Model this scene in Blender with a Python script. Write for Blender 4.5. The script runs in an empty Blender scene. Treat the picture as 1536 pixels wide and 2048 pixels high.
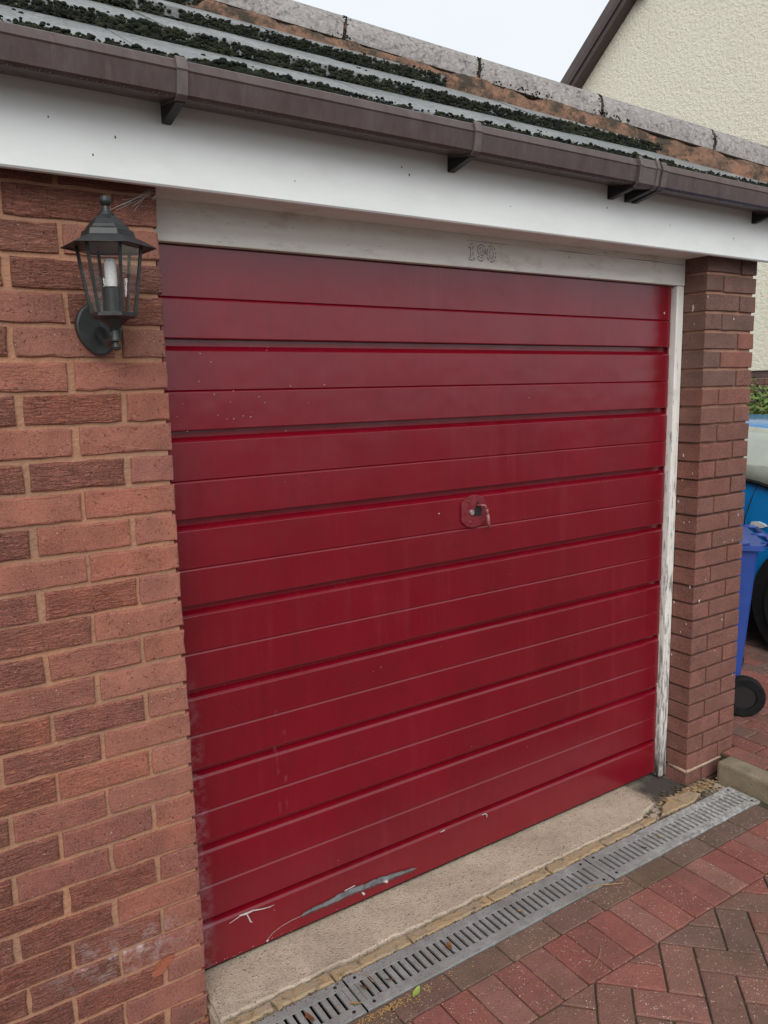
import bpy, bmesh, math, random
from mathutils import Vector, Matrix, noise

S = bpy.context.scene
COL = S.collection
rnd = random.Random(11)

# ------------------------------------------------------------------ camera
cam_d = bpy.data.cameras.new("camera")
cam = bpy.data.objects.new("camera", cam_d)
COL.objects.link(cam)
cam_d.sensor_fit = 'VERTICAL'
cam_d.sensor_height = 36.0
cam_d.lens = 1546.5 / 2048 * 36.0
cam_d.clip_start = 0.05
cam_d.clip_end = 2000
YAW, PITCH, ROLL = -0.5789, -0.1576, 0.0214
Rm = Matrix.Rotation(YAW, 3, 'Z') @ Matrix.Rotation(PITCH, 3, 'X') @ Matrix.Rotation(ROLL, 3, 'Y')
r, f, u = Rm.col[0], Rm.col[1], Rm.col[2]
M = Matrix(((r.x, u.x, -f.x, -0.6117), (r.y, u.y, -f.y, -1.8846), (r.z, u.z, -f.z, 1.6931), (0, 0, 0, 1)))
cam.matrix_world = M
S.camera = cam

# ------------------------------------------------------------------ sky, sun, exposure
SUN_EL, SUN_AZ = math.radians(39), math.radians(209)      # high, from the street side
w = bpy.data.worlds.new("World")
S.world = w
w.use_nodes = True
nt = w.node_tree
nt.nodes.clear()
wo = nt.nodes.new('ShaderNodeOutputWorld')
bg = nt.nodes.new('ShaderNodeBackground')
sky = nt.nodes.new('ShaderNodeTexSky')
sky.sky_type = 'NISHITA'
sky.sun_disc = False
sky.sun_elevation = SUN_EL
sky.sun_rotation = SUN_AZ
sky.dust_density = 3.0
hsv = nt.nodes.new('ShaderNodeHueSaturation')
hsv.inputs['Saturation'].default_value = 0.25
mixw = nt.nodes.new('ShaderNodeMixRGB')
mixw.inputs['Fac'].default_value = 0.86
mixw.inputs['Color2'].default_value = (8.3, 8.8, 9.2, 1)    # even cloud deck
tcw = nt.nodes.new('ShaderNodeTexCoord')
nzw = nt.nodes.new('ShaderNodeTexNoise')
nzw.inputs['Scale'].default_value = 1.6
nzw.inputs['Detail'].default_value = 4
rmpw = nt.nodes.new('ShaderNodeMapRange')
rmpw.inputs['From Min'].default_value = 0.3
rmpw.inputs['From Max'].default_value = 0.7
rmpw.inputs['To Min'].default_value = 0.93
rmpw.inputs['To Max'].default_value = 1.05
mulw = nt.nodes.new('ShaderNodeMixRGB')
mulw.blend_type = 'MULTIPLY'
mulw.inputs['Fac'].default_value = 1
nt.links.new(tcw.outputs['Generated'], nzw.inputs['Vector'])
nt.links.new(nzw.outputs['Fac'], rmpw.inputs['Value'])
nt.links.new(sky.outputs[0], hsv.inputs['Color'])
nt.links.new(hsv.outputs[0], mixw.inputs['Color1'])
nt.links.new(mixw.outputs[0], mulw.inputs['Color1'])
nt.links.new(rmpw.outputs[0], mulw.inputs['Color2'])
nt.links.new(mulw.outputs[0], bg.inputs['Color'])
bg.inputs['Strength'].default_value = 0.065
nt.links.new(bg.outputs[0], wo.inputs[0])

sl = bpy.data.lights.new("sun", 'SUN')
sl.energy = 1.15
sl.angle = math.radians(50)
sl.color = (1.0, 0.97, 0.93)
sun = bpy.data.objects.new("sun", sl)
COL.objects.link(sun)
sd = Vector((math.sin(SUN_AZ) * math.cos(SUN_EL), math.cos(SUN_AZ) * math.cos(SUN_EL), math.sin(SUN_EL)))
sun.rotation_euler = sd.to_track_quat('Z', 'Y').to_euler()
sun.location = (0, -6, 9)

S.view_settings.view_transform = 'Standard'
S.view_settings.look = 'None'
S.view_settings.gamma = 1
S.view_settings.exposure = 0.82
S.view_settings.use_curve_mapping = False
S.render.engine = 'CYCLES'
S.cycles.max_bounces = 8
S.cycles.use_denoising = True

# ------------------------------------------------------------------ node helpers
class NB:
    def __init__(s, name, rough=0.6, spec=0.5, metal=0.0):
        s.m = bpy.data.materials.new(name)
        s.m.use_nodes = True
        s.t = s.m.node_tree
        s.b = s.t.nodes['Principled BSDF']
        s.b.inputs['Roughness'].default_value = rough
        s.b.inputs['Metallic'].default_value = metal
        s.b.inputs['Specular IOR Level'].default_value = spec
    def n(s, kind, **kw):
        nd = s.t.nodes.new('ShaderNode' + kind)
        for k, v in kw.items():
            setattr(nd, k, v)
        return nd
    def put(s, sock, v):
        if v is None:
            return
        if hasattr(v, 'is_output') or isinstance(v, bpy.types.NodeSocket):
            s.t.links.new(v, sock)
        else:
            if sock.type == 'RGBA' and len(v) == 3:
                v = (*v, 1)
            sock.default_value = v
    def obj(s, offset=True, pos=False):
        tc = s.n('TexCoord')
        if pos:
            return s.n('NewGeometry').outputs['Position']
        if not offset:
            return tc.outputs['Object']
        oi = s.n('ObjectInfo')
        m = s.n('MATH' if False else 'Math', operation='MULTIPLY')
        s.put(m.inputs[0], oi.outputs['Random']); m.inputs[1].default_value = 53.0
        a = s.n('VectorMath', operation='ADD')
        s.put(a.inputs[0], tc.outputs['Object']); s.put(a.inputs[1], m.outputs[0])
        return a.outputs[0]
    def scale(s, v, sc):
        m = s.n('VectorMath', operation='MULTIPLY')
        s.put(m.inputs[0], v); m.inputs[1].default_value = sc
        return m.outputs[0]
    def noise(s, v, sc, det=3, rough=0.55, dist=0.0):
        x = s.n('TexNoise')
        s.put(x.inputs['Vector'], v)
        x.inputs['Scale'].default_value = sc; x.inputs['Detail'].default_value = det
        x.inputs['Roughness'].default_value = rough; x.inputs['Distortion'].default_value = dist
        return x.outputs['Fac']
    def voro(s, v, sc, feat='F1', out='Distance'):
        x = s.n('TexVoronoi', feature=feat)
        s.put(x.inputs['Vector'], v); x.inputs['Scale'].default_value = sc
        return x.outputs[out]
    def rng(s, v, a, b, c=0.0, d=1.0):
        x = s.n('MapRange'); x.clamp = True
        s.put(x.inputs[0], v)
        for i, q in enumerate((a, b, c, d)):
            s.put(x.inputs[i + 1], q)
        return x.outputs[0]
    def math(s, op, a, b=0.0):
        x = s.n('Math', operation=op)
        s.put(x.inputs[0], a); s.put(x.inputs[1], b)
        return x.outputs[0]
    def mix(s, fac, a, b, mode='MIX'):
        x = s.n('MixRGB', blend_type=mode)
        s.put(x.inputs[0], fac); s.put(x.inputs[1], a); s.put(x.inputs[2], b)
        return x.outputs[0]
    def bump(s, h, dist, strength=1.0, normal=None):
        x = s.n('Bump')
        s.put(x.inputs['Height'], h)
        x.inputs['Distance'].default_value = dist
        s.put(x.inputs['Strength'], strength)
        if normal is not None:
            s.put(x.inputs['Normal'], normal)
        return x.outputs[0]
    def end(s, col=None, rough=None, nrm=None):
        s.put(s.b.inputs['Base Color'], col)
        s.put(s.b.inputs['Roughness'], rough)
        if nrm is not None:
            s.put(s.b.inputs['Normal'], nrm)
        return s.m

MAT = {}

def m_brick():
    k = NB('fired_clay', 0.85, 0.3)
    v = k.obj()
    oi = k.n('ObjectInfo')
    base = oi.outputs['Color']; rus = oi.outputs['Alpha']
    cl = k.noise(v, 14, 3)
    c = k.mix(k.rng(cl, 0.35, 0.68, 0, 0.75), k.mix(1.0, base, (1.10, 1.08, 1.06), 'MULTIPLY'), k.mix(1.0, base, (0.62, 0.58, 0.60), 'MULTIPLY'))
    fine = k.noise(v, 260, 2)
    c = k.mix(k.rng(fine, 0.35, 0.7, 0.0, 0.22), c, (0.55, 0.36, 0.28))
    # drag-faced ripple
    wv = k.scale(v, (1.0, 1.0, 5.0))
    rip = k.noise(wv, 34, 4, 0.62, 1.1)
    rp = k.rng(rip, 0.36, 0.62)
    pits = k.noise(v, 125, 3, 0.6)
    pit = k.rng(pits, 0.63, 0.72)
    c = k.mix(k.math('MULTIPLY', k.rng(rp, 0.30, 0.0, 0.0, 0.36), rus), c, k.mix(1.0, base, (0.38, 0.34, 0.34), 'MULTIPLY'))
    c = k.mix(k.math('MULTIPLY', pit, 0.5), c, k.mix(1.0, base, (0.30, 0.27, 0.27), 'MULTIPLY'))
    wh = k.rng(k.noise(v, 170, 1), 0.765, 0.79)
    c = k.mix(k.math('MULTIPLY', wh, 0.7), c, (0.62, 0.55, 0.47))
    # lime bloom low on the wall left of the door
    pos = k.n('NewGeometry').outputs['Position']
    d = k.n('VectorMath', operation='DISTANCE')
    k.put(d.inputs[0], k.scale(pos, (0.8, 0.2, 1.7))); d.inputs[1].default_value = (-0.175, 0.0, 0.46)
    lim = k.math('MULTIPLY', k.rng(d.outputs['Value'], 0.03, 0.17, 1.0, 0.0), k.rng(k.noise(pos, 28, 5, 0.7), 0.46, 0.66))
    c = k.mix(k.math('MULTIPLY', lim, 0.65), c, (0.52, 0.44, 0.42))
    b1 = k.bump(rp, 0.0055, rus)
    b2 = k.bump(k.math('SUBTRACT', k.math('MULTIPLY', fine, 0.35), pit), 0.0022, 0.9, b1)
    return k.end(c, None, b2)

def m_mortar(name, a, b, bump=0.003, low=None):
    k = NB(name, 0.95, 0.2)
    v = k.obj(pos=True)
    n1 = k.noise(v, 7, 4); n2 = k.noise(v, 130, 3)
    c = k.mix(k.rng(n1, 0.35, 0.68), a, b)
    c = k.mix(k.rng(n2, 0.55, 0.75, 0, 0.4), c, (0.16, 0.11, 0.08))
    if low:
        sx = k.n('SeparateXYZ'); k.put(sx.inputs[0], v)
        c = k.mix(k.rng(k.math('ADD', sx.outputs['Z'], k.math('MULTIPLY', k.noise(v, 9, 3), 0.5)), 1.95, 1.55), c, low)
    h = k.math('ADD', k.math('MULTIPLY', n2, 0.4), k.noise(v, 40, 3))
    return k.end(c, None, k.bump(h, bump, 0.9))

def m_door():
    k = NB('red_gloss_paint', 0.3, 0.72)
    v = k.obj(pos=True)
    mot = k.noise(v, 3.2, 4)
    c = k.mix(k.rng(mot, 0.3, 0.7), (0.188, 0.0022, 0.0120), (0.150, 0.0016, 0.0090))
    sp = k.rng(k.noise(v, 240, 2), 0.715, 0.76)
    zone = k.rng(k.noise(v, 4.5, 3), 0.42, 0.62)
    c = k.mix(k.math('MULTIPLY', k.math('MULTIPLY', sp, zone), 0.5), c, (0.42, 0.20, 0.20))
    # chalky scuff along the left edge and two faint runs
    sx = k.n('SeparateXYZ'); k.put(sx.inputs[0], v)
    edge = k.rng(sx.outputs['X'], 0.050, 0.078, 1, 0)
    low = k.rng(sx.outputs['Z'], 0.95, 0.75)
    e = k.math('MULTIPLY', k.math('MULTIPLY', edge, low), k.rng(k.noise(v, 22, 4, 0.7), 0.44, 0.66))
    c = k.mix(k.math('MULTIPLY', e, 0.55), c, (0.30, 0.17, 0.19))
    for x0 in (0.300, 0.322):
        run = k.rng(k.math('ABSOLUTE', k.math('SUBTRACT', sx.outputs['X'], x0)), 0.002, 0.007, 1, 0)
        band = k.math('MULTIPLY', k.rng(sx.outputs['Z'], 0.42, 0.5), k.rng(sx.outputs['Z'], 0.80, 0.70))
        q = k.math('MULTIPLY', k.math('MULTIPLY', run, band), k.rng(k.noise(v, 18, 2), 0.45, 0.65))
        c = k.mix(k.math('MULTIPLY', q, 0.30), c, (0.40, 0.16, 0.18))
    stv = k.noise(k.scale(v, (1, 1, .045)), 26, 4, 0.65)
    c = k.mix(k.math('MULTIPLY', k.rng(stv, 0.52, 0.75), k.rng(k.noise(v, 2.5, 3), 0.40, 0.65, 0, 0.20)), c, (0.30, 0.045, 0.06))
    c = k.mix(k.rng(k.noise(k.scale(v, (1, 1, .2)), 40, 5, 0.7), 0.50, 0.75, 0, 0.30), c, (0.085, 0.004, 0.008))
    ro = k.rng(k.noise(v, 6, 5, 0.65), 0.3, 0.75, 0.18, 0.30)
    b = k.bump(k.noise(k.scale(v, (1, 1, 1)), 3.4, 3), 0.010, 0.45)
    b = k.bump(k.noise(v, 330, 2), 0.00022, 0.8, b)
    return k.end(c, ro, b)

def m_upvc():
    k = NB('white_plastic', 0.38, 0.45)
    v = k.obj(pos=True)
    c = k.mix(k.rng(k.noise(k.scale(v, (1, 1, 2.5)), 5, 5, 0.65), 0.4, 0.75), (0.86, 0.88, 0.87), (0.78, 0.80, 0.785))
    dots = k.rng(k.voro(k.scale(v, (1, 0.02, 1)), 9.0), 0.012, 0.018, 1, 0)
    c = k.mix(k.math('MULTIPLY', dots, 0.75), c, (0.10, 0.10, 0.10))
    return k.end(c, k.rng(k.noise(v, 12, 3), 0.3, 0.7, 0.32, 0.5), k.bump(k.noise(v, 2.2, 2), 0.004, 0.3))

def m_timber(name, peel):
    k = NB(name, 0.6, 0.35)
    v = k.obj(pos=True)
    if peel:
        g = k.scale(v, (9, 9, 1.1)); ed = (0.50, 0.585)
    else:
        g = k.scale(v, (1.0, 3, 9)); ed = (0.655, 0.72)
    c = k.mix(k.rng(k.noise(g, 5, 4), 0.35, 0.7), (0.84, 0.82, 0.77), (0.74, 0.72, 0.67))
    grime = k.rng(k.noise(k.scale(v, (1.2, 1, 3.0)), 4.2, 5, 0.7), 0.55, 0.85, 0, 0.45)
    c = k.mix(grime, c, (0.36, 0.33, 0.30))
    ch = k.noise(g, 9 if peel else 5.5, 6, 0.72)
    if peel:
        sx = k.n('SeparateXYZ'); k.put(sx.inputs[0], v)
        bias = k.rng(sx.outputs['Z'], 0.0, 2.0, 0.10, -0.06)
        ch = k.math('ADD', ch, bias)
    pe = k.rng(ch, ed[0] + 0.06, ed[1] + 0.04)
    c = k.mix(k.math('MULTIPLY', pe, 0.85), c, (0.20, 0.185, 0.16))
    if not peel:
        br = k.math('MULTIPLY', k.rng(k.noise(k.scale(v, (1, 1, 2.2)), 7, 5, 0.7), 0.56, 0.74), 0.55)
        c = k.mix(br, c, (0.40, 0.31, 0.21))
        fk = k.rng(k.noise(k.scale(v, (1, 1, 3.2)), 24, 5, 0.75), 0.63, 0.70)
        c = k.mix(k.math('MULTIPLY', fk, 0.65), c, (0.22, 0.19, 0.16))
    sx2 = k.n('SeparateXYZ'); k.put(sx2.inputs[0], v)
    if peel:
        rot = k.math('MULTIPLY', k.rng(sx2.outputs['Z'], 0.24, 0.03), k.rng(k.noise(k.scale(v, (6, 6, 1)), 14, 4), 0.35, 0.6))
        c = k.mix(rot, c, (0.045, 0.04, 0.035))
    h = k.math('SUBTRACT', k.math('MULTIPLY', k.noise(g, 40, 3), 0.3), pe)
    return k.end(c, None, k.bump(h, 0.0012, 0.9))

def m_plain(name, col, rough, col2=None, sc=8, bump=0.0, bsc=60, spec=0.5, metal=0.0, offset=False):
    k = NB(name, rough, spec, metal)
    v = k.obj(offset)
    c = col
    if col2:
        c = k.mix(k.rng(k.noise(v, sc, 4, 0.65), 0.35, 0.7), col, col2)
    nr = None
    if bump:
        nr = k.bump(k.noise(v, bsc, 4), bump, 0.9)
    return k.end(c, None, nr)

def m_gutter():
    k = NB('brown_plastic', 0.42, 0.45)
    v = k.obj(pos=True)
    c = k.mix(k.rng(k.noise(k.scale(v, (1, 1, 0.3)), 26, 5, 0.7), 0.35, 0.7), (0.066, 0.039, 0.038), (0.100, 0.070, 0.069))
    st = k.rng(k.noise(k.scale(v, (12, 12, 0.8)), 5, 4, 0.7), 0.56, 0.8, 0, 0.4)
    c = k.mix(st, c, (0.17, 0.13, 0.12))
    return k.end(c, k.rng(k.noise(v, 30, 3), 0.3, 0.7, 0.26, 0.46), k.bump(k.noise(v, 50, 3), 0.0006, 0.6))

def m_tile():
    k = NB('concrete_tile', 0.42, 0.5)
    v = k.obj(pos=True)
    c = k.mix(k.rng(k.noise(v, 6, 5, 0.65), 0.35, 0.7), (0.150, 0.155, 0.158), (0.26, 0.268, 0.27))
    c = k.mix(k.rng(k.noise(v, 60, 4, 0.7), 0.50, 0.66, 0, 0.8), c, (0.055, 0.060, 0.050))
    return k.end(c, k.rng(k.noise(v, 20, 3), 0.35, 0.7, 0.38, 0.7), k.bump(k.noise(v, 90, 4), 0.003, 0.9))

def m_hip():
    k = NB('lichened_concrete', 0.8, 0.3)
    v = k.obj(pos=True)
    c = k.mix(k.rng(k.noise(v, 9, 4), 0.35, 0.7), (0.29, 0.265, 0.255), (0.20, 0.18, 0.172))
    c = k.mix(k.rng(k.noise(v, 75, 5, 0.75), 0.48, 0.62, 0, 0.5), c, (0.46, 0.445, 0.43))
    c = k.mix(k.rng(k.noise(v, 48, 5, 0.75), 0.52, 0.64, 0, 0.88), c, (0.075, 0.075, 0.068))
    return k.end(c, None, k.bump(k.noise(v, 110, 4), 0.003, 0.9))

def m_hipmortar():
    k = NB('orange_mortar', 0.95, 0.2)
    v = k.obj(pos=True)
    c = k.mix(k.rng(k.noise(v, 22, 4, 0.7), 0.38, 0.62), (0.28, 0.150, 0.098), (0.17, 0.105, 0.075))
    c = k.mix(k.rng(k.noise(v, 15, 5, 0.75), 0.44, 0.58, 0, 0.92), c, (0.050, 0.044, 0.033))
    return k.end(c, None, k.bump(k.noise(v, 70, 5, 0.7), 0.008, 1.0))

def m_moss():
    k = NB('moss_green', 1.0, 0.1)
    v = k.obj(pos=True)
    c = k.mix(k.rng(k.noise(v, 30, 4), 0.4, 0.65), (0.016, 0.018, 0.015), (0.036, 0.040, 0.024))
    return k.end(c, None, k.bump(k.noise(v, 300, 3), 0.003, 1))

def m_concrete():
    k = NB('old_concrete', 0.9, 0.3)
    v = k.obj(pos=True)
    c = k.mix(k.rng(k.noise(v, 5, 5, 0.65), 0.35, 0.68), (0.42, 0.335, 0.255), (0.53, 0.430, 0.33))
    c = k.mix(k.rng(k.noise(v, 230, 2, 0.5), 0.57, 0.66, 0, 0.72), c, (0.12, 0.09, 0.07))
    c = k.mix(k.rng(k.noise(v, 38, 5, 0.75), 0.50, 0.68, 0, 0.35), c, (0.26, 0.20, 0.15))
    peb = k.n('TexVoronoi'); k.put(peb.inputs['Vector'], v); peb.inputs['Scale'].default_value = 85
    pm = k.math('MULTIPLY', k.rng(peb.outputs['Distance'], 0.22, 0.34, 1, 0), k.rng(k.noise(v, 60, 1), 0.5, 0.62))
    c = k.mix(k.math('MULTIPLY', pm, 0.7), c, k.mix(k.rng(k.noise(v, 90, 1), 0.4, 0.6), (0.62, 0.52, 0.42), (0.20, 0.15, 0.11)))
    wet = k.rng(k.noise(v, 4.2, 5, 0.65), 0.46, 0.70, 0, 0.5)
    c = k.mix(wet, c, (0.20, 0.165, 0.13))
    # oil-dark stain at the foot of the right post
    d = k.n('VectorMath', operation='DISTANCE')
    k.put(d.inputs[0], k.scale(v, (1, 1.2, 1))); d.inputs[1].default_value = (2.06, 0.05, 0.0)
    sn = k.math('ADD', d.outputs['Value'], k.math('MULTIPLY', k.noise(v, 14, 4), 0.16))
    c = k.mix(k.rng(sn, 0.17, 0.30, 0.92, 0), c, (0.045, 0.04, 0.037))
    h = k.math('ADD', k.noise(v, 130, 4), k.math('MULTIPLY', pm, 0.8))
    return k.end(c, None, k.bump(h, 0.0035, 0.9))

def m_sandy():
    k = NB('sandy_mortar', 0.95, 0.2)
    v = k.obj(pos=True)
    c = k.mix(k.rng(k.noise(v, 10, 5, 0.65), 0.35, 0.68), (0.40, 0.275, 0.155), (0.33, 0.26, 0.185))
    c = k.mix(k.rng(k.noise(v, 26, 5, 0.7), 0.54, 0.68, 0, 0.75), c, (0.10, 0.07, 0.045))
    return k.end(c, None, k.bump(k.noise(v, 90, 5, 0.7), 0.006, 1.0))

def m_galv():
    k = NB('galvanised_steel', 0.5, 0.5, 0.35)
    v = k.obj(pos=True)
    c = k.mix(k.rng(k.noise(v, 18, 5, 0.7), 0.35, 0.7), (0.27, 0.275, 0.27), (0.43, 0.44, 0.435))
    c = k.mix(k.rng(k.noise(v, 210, 3, 0.6), 0.57, 0.66, 0, 0.7), c, (0.10, 0.095, 0.085))
    c = k.mix(k.rng(k.noise(v, 9, 4, 0.6), 0.50, 0.70, 0, 0.65), c, (0.16, 0.14, 0.12))
    sx = k.n('SeparateXYZ'); k.put(sx.inputs[0], v)
    c = k.mix(k.math('MULTIPLY', k.rng(sx.outputs['X'], 1.45, 1.95), k.rng(k.noise(v, 60, 4, 0.7), 0.42, 0.6, 0, 0.75)), c, (0.66, 0.66, 0.64))
    return k.end(c, k.rng(k.noise(v, 40, 3), 0.3, 0.7, 0.38, 0.7), k.bump(k.noise(v, 160, 3), 0.0008, 0.8))

def m_paver():
    k = NB('block_paving', 0.82, 0.35)
    v = k.obj()
    oi = k.n('ObjectInfo'); base = oi.outputs['Color']
    c = k.mix(k.rng(k.noise(v, 16, 4, 0.65), 0.35, 0.7, 0, 0.55), base, k.mix(1.0, base, (0.58, 0.60, 0.60), 'MULTIPLY'))
    c = k.mix(k.rng(k.noise(v, 140, 3), 0.55, 0.70, 0, 0.45), c, k.mix(1.0, base, (0.35, 0.34, 0.34), 'MULTIPLY'))
    g = k.n('TexVoronoi'); k.put(g.inputs['Vector'], v); g.inputs['Scale'].default_value = 150
    gm = k.math('MULTIPLY', k.rng(g.outputs['Distance'], 0.26, 0.36, 1, 0), k.rng(k.noise(v, 70, 2), 0.49, 0.56))
    sel = k.n('SeparateColor'); k.put(sel.inputs[0], g.outputs['Color'])
    gc = k.mix(k.rng(sel.outputs[0], 0.3, 0.7), (0.58, 0.50, 0.42), (0.46, 0.20, 0.10))
    c = k.mix(k.math('MULTIPLY', gm, k.rng(sel.outputs[1], 0.35, 0.5, 0, 0.9)), c, gc)
    dirt = k.rng(k.noise(k.obj(pos=True), 3.5, 4, 0.6), 0.5, 0.72, 0, 0.5)
    c = k.mix(dirt, c, (0.085, 0.062, 0.045))
    h = k.math('ADD', k.noise(v, 170, 3), k.math('MULTIPLY', gm, 0.5))
    return k.end(c, k.rng(k.noise(v, 9, 3), 0.3, 0.7, 0.6, 0.92), k.bump(h, 0.0024, 0.9))

def m_paverfar():
    k = NB('paving_far', 0.85, 0.3)
    v = k.obj(pos=True)
    b = k.n('TexBrick'); k.put(b.inputs['Vector'], v)
    b.inputs['Scale'].default_value = 1.0; b.inputs['Brick Width'].default_value = 0.2; b.inputs['Row Height'].default_value = 0.1
    b.inputs['Mortar Size'].default_value = 0.004
    b.inputs['Color1'].default_value = (0.15, 0.085, 0.065, 1); b.inputs['Color2'].default_value = (0.11, 0.075, 0.06, 1)
    b.inputs['Mortar'].default_value = (0.03, 0.028, 0.02, 1)
    return k.end(b.outputs['Color'])

def m_render():
    k = NB('cream_roughcast', 0.95, 0.2)
    v = k.obj(pos=True)
    n = k.math('ADD', k.math('MULTIPLY', k.noise(v, 24, 3, 0.6), 0.6), k.math('MULTIPLY', k.noise(v, 62, 3, 0.7), 0.4))
    c = k.mix(k.rng(k.noise(v, 1.2, 4), 0.35, 0.7), (0.90, 0.845, 0.69), (0.86, 0.80, 0.645))
    c = k.mix(k.rng(n, 0.50, 0.36, 0, 0.30), c, (0.62, 0.56, 0.42))
    return k.end(c, None, k.bump(n, 0.028, 1.0))

def m_housebrick():
    k = NB('house_brickwork', 0.9, 0.3)
    v = k.obj(pos=True)
    s = k.n('SeparateXYZ'); k.put(s.inputs[0], v)
    cb = k.n('CombineXYZ'); k.put(cb.inputs[0], k.math('ADD', s.outputs['X'], s.outputs['Y'])); k.put(cb.inputs[1], s.outputs['Z'])
    b = k.n('TexBrick'); k.put(b.inputs['Vector'], cb.outputs[0])
    b.inputs['Scale'].default_value = 1.0; b.inputs['Brick Width'].default_value = 0.225; b.inputs['Row Height'].default_value = 0.075
    b.inputs['Mortar Size'].default_value = 0.006
    b.inputs['Color1'].default_value = (0.20, 0.085, 0.065, 1); b.inputs['Color2'].default_value = (0.14, 0.07, 0.06, 1)
    b.inputs['Mortar'].default_value = (0.30, 0.21, 0.16, 1)
    return k.end(b.outputs['Color'], None, k.bump(b.outputs['Fac'], -0.004, 0.8))

def m_glass(name, tint, refl, rough=0.03, trans=0.75, painted_sheen=0.0):
    k = NB(name)
    t = k.t
    t.nodes.remove(k.b)
    out = t.nodes['Material Output']
    a = k.n('BsdfTransparent'); a.inputs[0].default_value = (*tint, 1)
    g = k.n('BsdfGlossy'); g.inputs['Roughness'].default_value = rough; g.inputs[0].default_value = (*refl, 1)
    fr = k.n('Fresnel'); fr.inputs[0].default_value = 1.5
    m = k.n('MixShader')
    k.put(m.inputs[0], k.math('MULTIPLY', k.rng(fr.outputs[0], 0, 1, 1 - trans, 1), k.math('SUBTRACT', 1.0, k.n('NewGeometry').outputs['Backfacing']))); k.put(m.inputs[1], a.outputs[0]); k.put(m.inputs[2], g.outputs[0])
    res = m.outputs[0]
    if painted_sheen:  # pale diffuse layer painted into the glass in place of bright reflections
        d = k.n('BsdfDiffuse'); d.inputs[0].default_value = (0.50, 0.53, 0.45, 1)
        m2 = k.n('MixShader'); k.put(m2.inputs[0], k.rng(k.noise(k.obj(pos=True), 9, 4), 0.3, 0.7, painted_sheen * .75, painted_sheen * 1.2))
        k.put(m2.inputs[1], res); k.put(m2.inputs[2], d.outputs[0]); res = m2.outputs[0]
    t.links.new(res, out.inputs[0])
    return k.m

def m_leaf(name, col, col2):
    k = NB(name, 0.55, 0.4)
    v = k.obj(pos=True)
    oi = k.n('ObjectInfo')
    c = k.mix(k.noise(v, 40, 2), col, col2)
    return k.end(c)

MAT['brick'] = m_brick()
MAT['mortar'] = m_mortar('wall_mortar', (0.43, 0.215, 0.130), (0.31, 0.180, 0.122), 0.007)
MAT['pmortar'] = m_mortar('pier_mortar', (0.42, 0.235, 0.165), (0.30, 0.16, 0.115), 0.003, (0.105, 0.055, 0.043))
MAT['smear'] = m_mortar('pale_mortar', (0.46, 0.33, 0.24), (0.36, 0.25, 0.18), 0.004)
MAT['door'] = m_door()
MAT['upvc'] = m_upvc()
MAT['head'] = m_timber('aged_white_paint', False)
MAT['post'] = m_timber('peeling_white_paint', True)
MAT['gutter'] = m_gutter()
MAT['bracket'] = m_plain('faded_brown_plastic', (0.13, 0.10, 0.10), 0.5, (0.09, 0.066, 0.066), 40)
MAT['blackpvc'] = m_plain('dark_plastic', (0.020, 0.018, 0.019), 0.5, spec=0.3)
MAT['tile'] = m_tile()
MAT['hip'] = m_hip()
MAT['hipmortar'] = m_hipmortar()
MAT['moss'] = m_moss()
MAT['concrete'] = m_concrete()
MAT['kerbstone'] = m_plain('mossy_kerb_concrete', (0.27, 0.215, 0.145), 0.95, (0.16, 0.135, 0.085), 11, 0.004, 110)
MAT['sandy'] = m_sandy()
MAT['galv'] = m_galv()
MAT['paver'] = m_paver()
MAT['paverfar'] = m_paverfar()
MAT['joint'] = m_plain('joint_soil', (0.060, 0.046, 0.030), 0.95, (0.075, 0.068, 0.034), 12, 0.006, 90)
MAT['soil'] = m_plain('dirt', (0.060, 0.045, 0.032), 0.95, (0.10, 0.075, 0.05), 14, 0.006, 80)
MAT['asphalt'] = m_plain('asphalt', (0.055, 0.055, 0.055), 0.9, (0.045, 0.045, 0.046), 3, 0.004, 90)
MAT['render'] = m_render()
MAT['hbrick'] = m_housebrick()
MAT['brown'] = m_plain('brown_paint', (0.052, 0.032, 0.030), 0.45, (0.070, 0.046, 0.044), 14, 0.001, 40)
MAT['iron'] = m_plain('black_cast_metal', (0.014, 0.015, 0.016), 0.42, (0.030, 0.032, 0.034), 30, 0.0006, 220)
MAT['pane'] = m_glass('clear_pane', (0.995, 0.995, 0.99), (0.95, 0.95, 0.95), 0.04, 0.955)
MAT['bulb'] = m_plain('crinkled_bulb', (0.97, 0.98, 0.98), 0.12, (0.78, 0.80, 0.80), 190, 0.003, 170)
MAT['bare'] = m_plain('bare_grey_metal', (0.22, 0.235, 0.26), 0.55, (0.10, 0.10, 0.105), 34, 0.002, 90, metal=0.2)
MAT['flake'] = m_plain('pale_paint_flake', (0.55, 0.50, 0.50), 0.7, (0.34, 0.26, 0.26), 90)
MAT['keymetal'] = m_plain('worn_chrome', (0.52, 0.50, 0.48), 0.35, (0.25, 0.18, 0.17), 80, metal=0.6)
MAT['channel'] = m_plain('wet_channel', (0.010, 0.009, 0.008), 0.7, (0.020, 0.016, 0.013), 20)
MAT['dark'] = m_plain('dark_void', (0.012, 0.010, 0.010), 0.9)
MAT['grime'] = m_plain('grime_line', (0.13, 0.12, 0.105), 0.9, (0.32, 0.30, 0.27), 160)
MAT['crack'] = m_plain('crack_dark', (0.07, 0.065, 0.06), 0.9, (0.22, 0.20, 0.18), 40)
MAT['bin'] = m_plain('blue_plastic', (0.022, 0.060, 0.27), 0.42, (0.028, 0.070, 0.31), 10, 0.0006, 120)
MAT['rubber'] = m_plain('black_rubber', (0.007, 0.007, 0.008), 0.8, (0.014, 0.014, 0.015), 30, spec=0.2)
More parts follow.
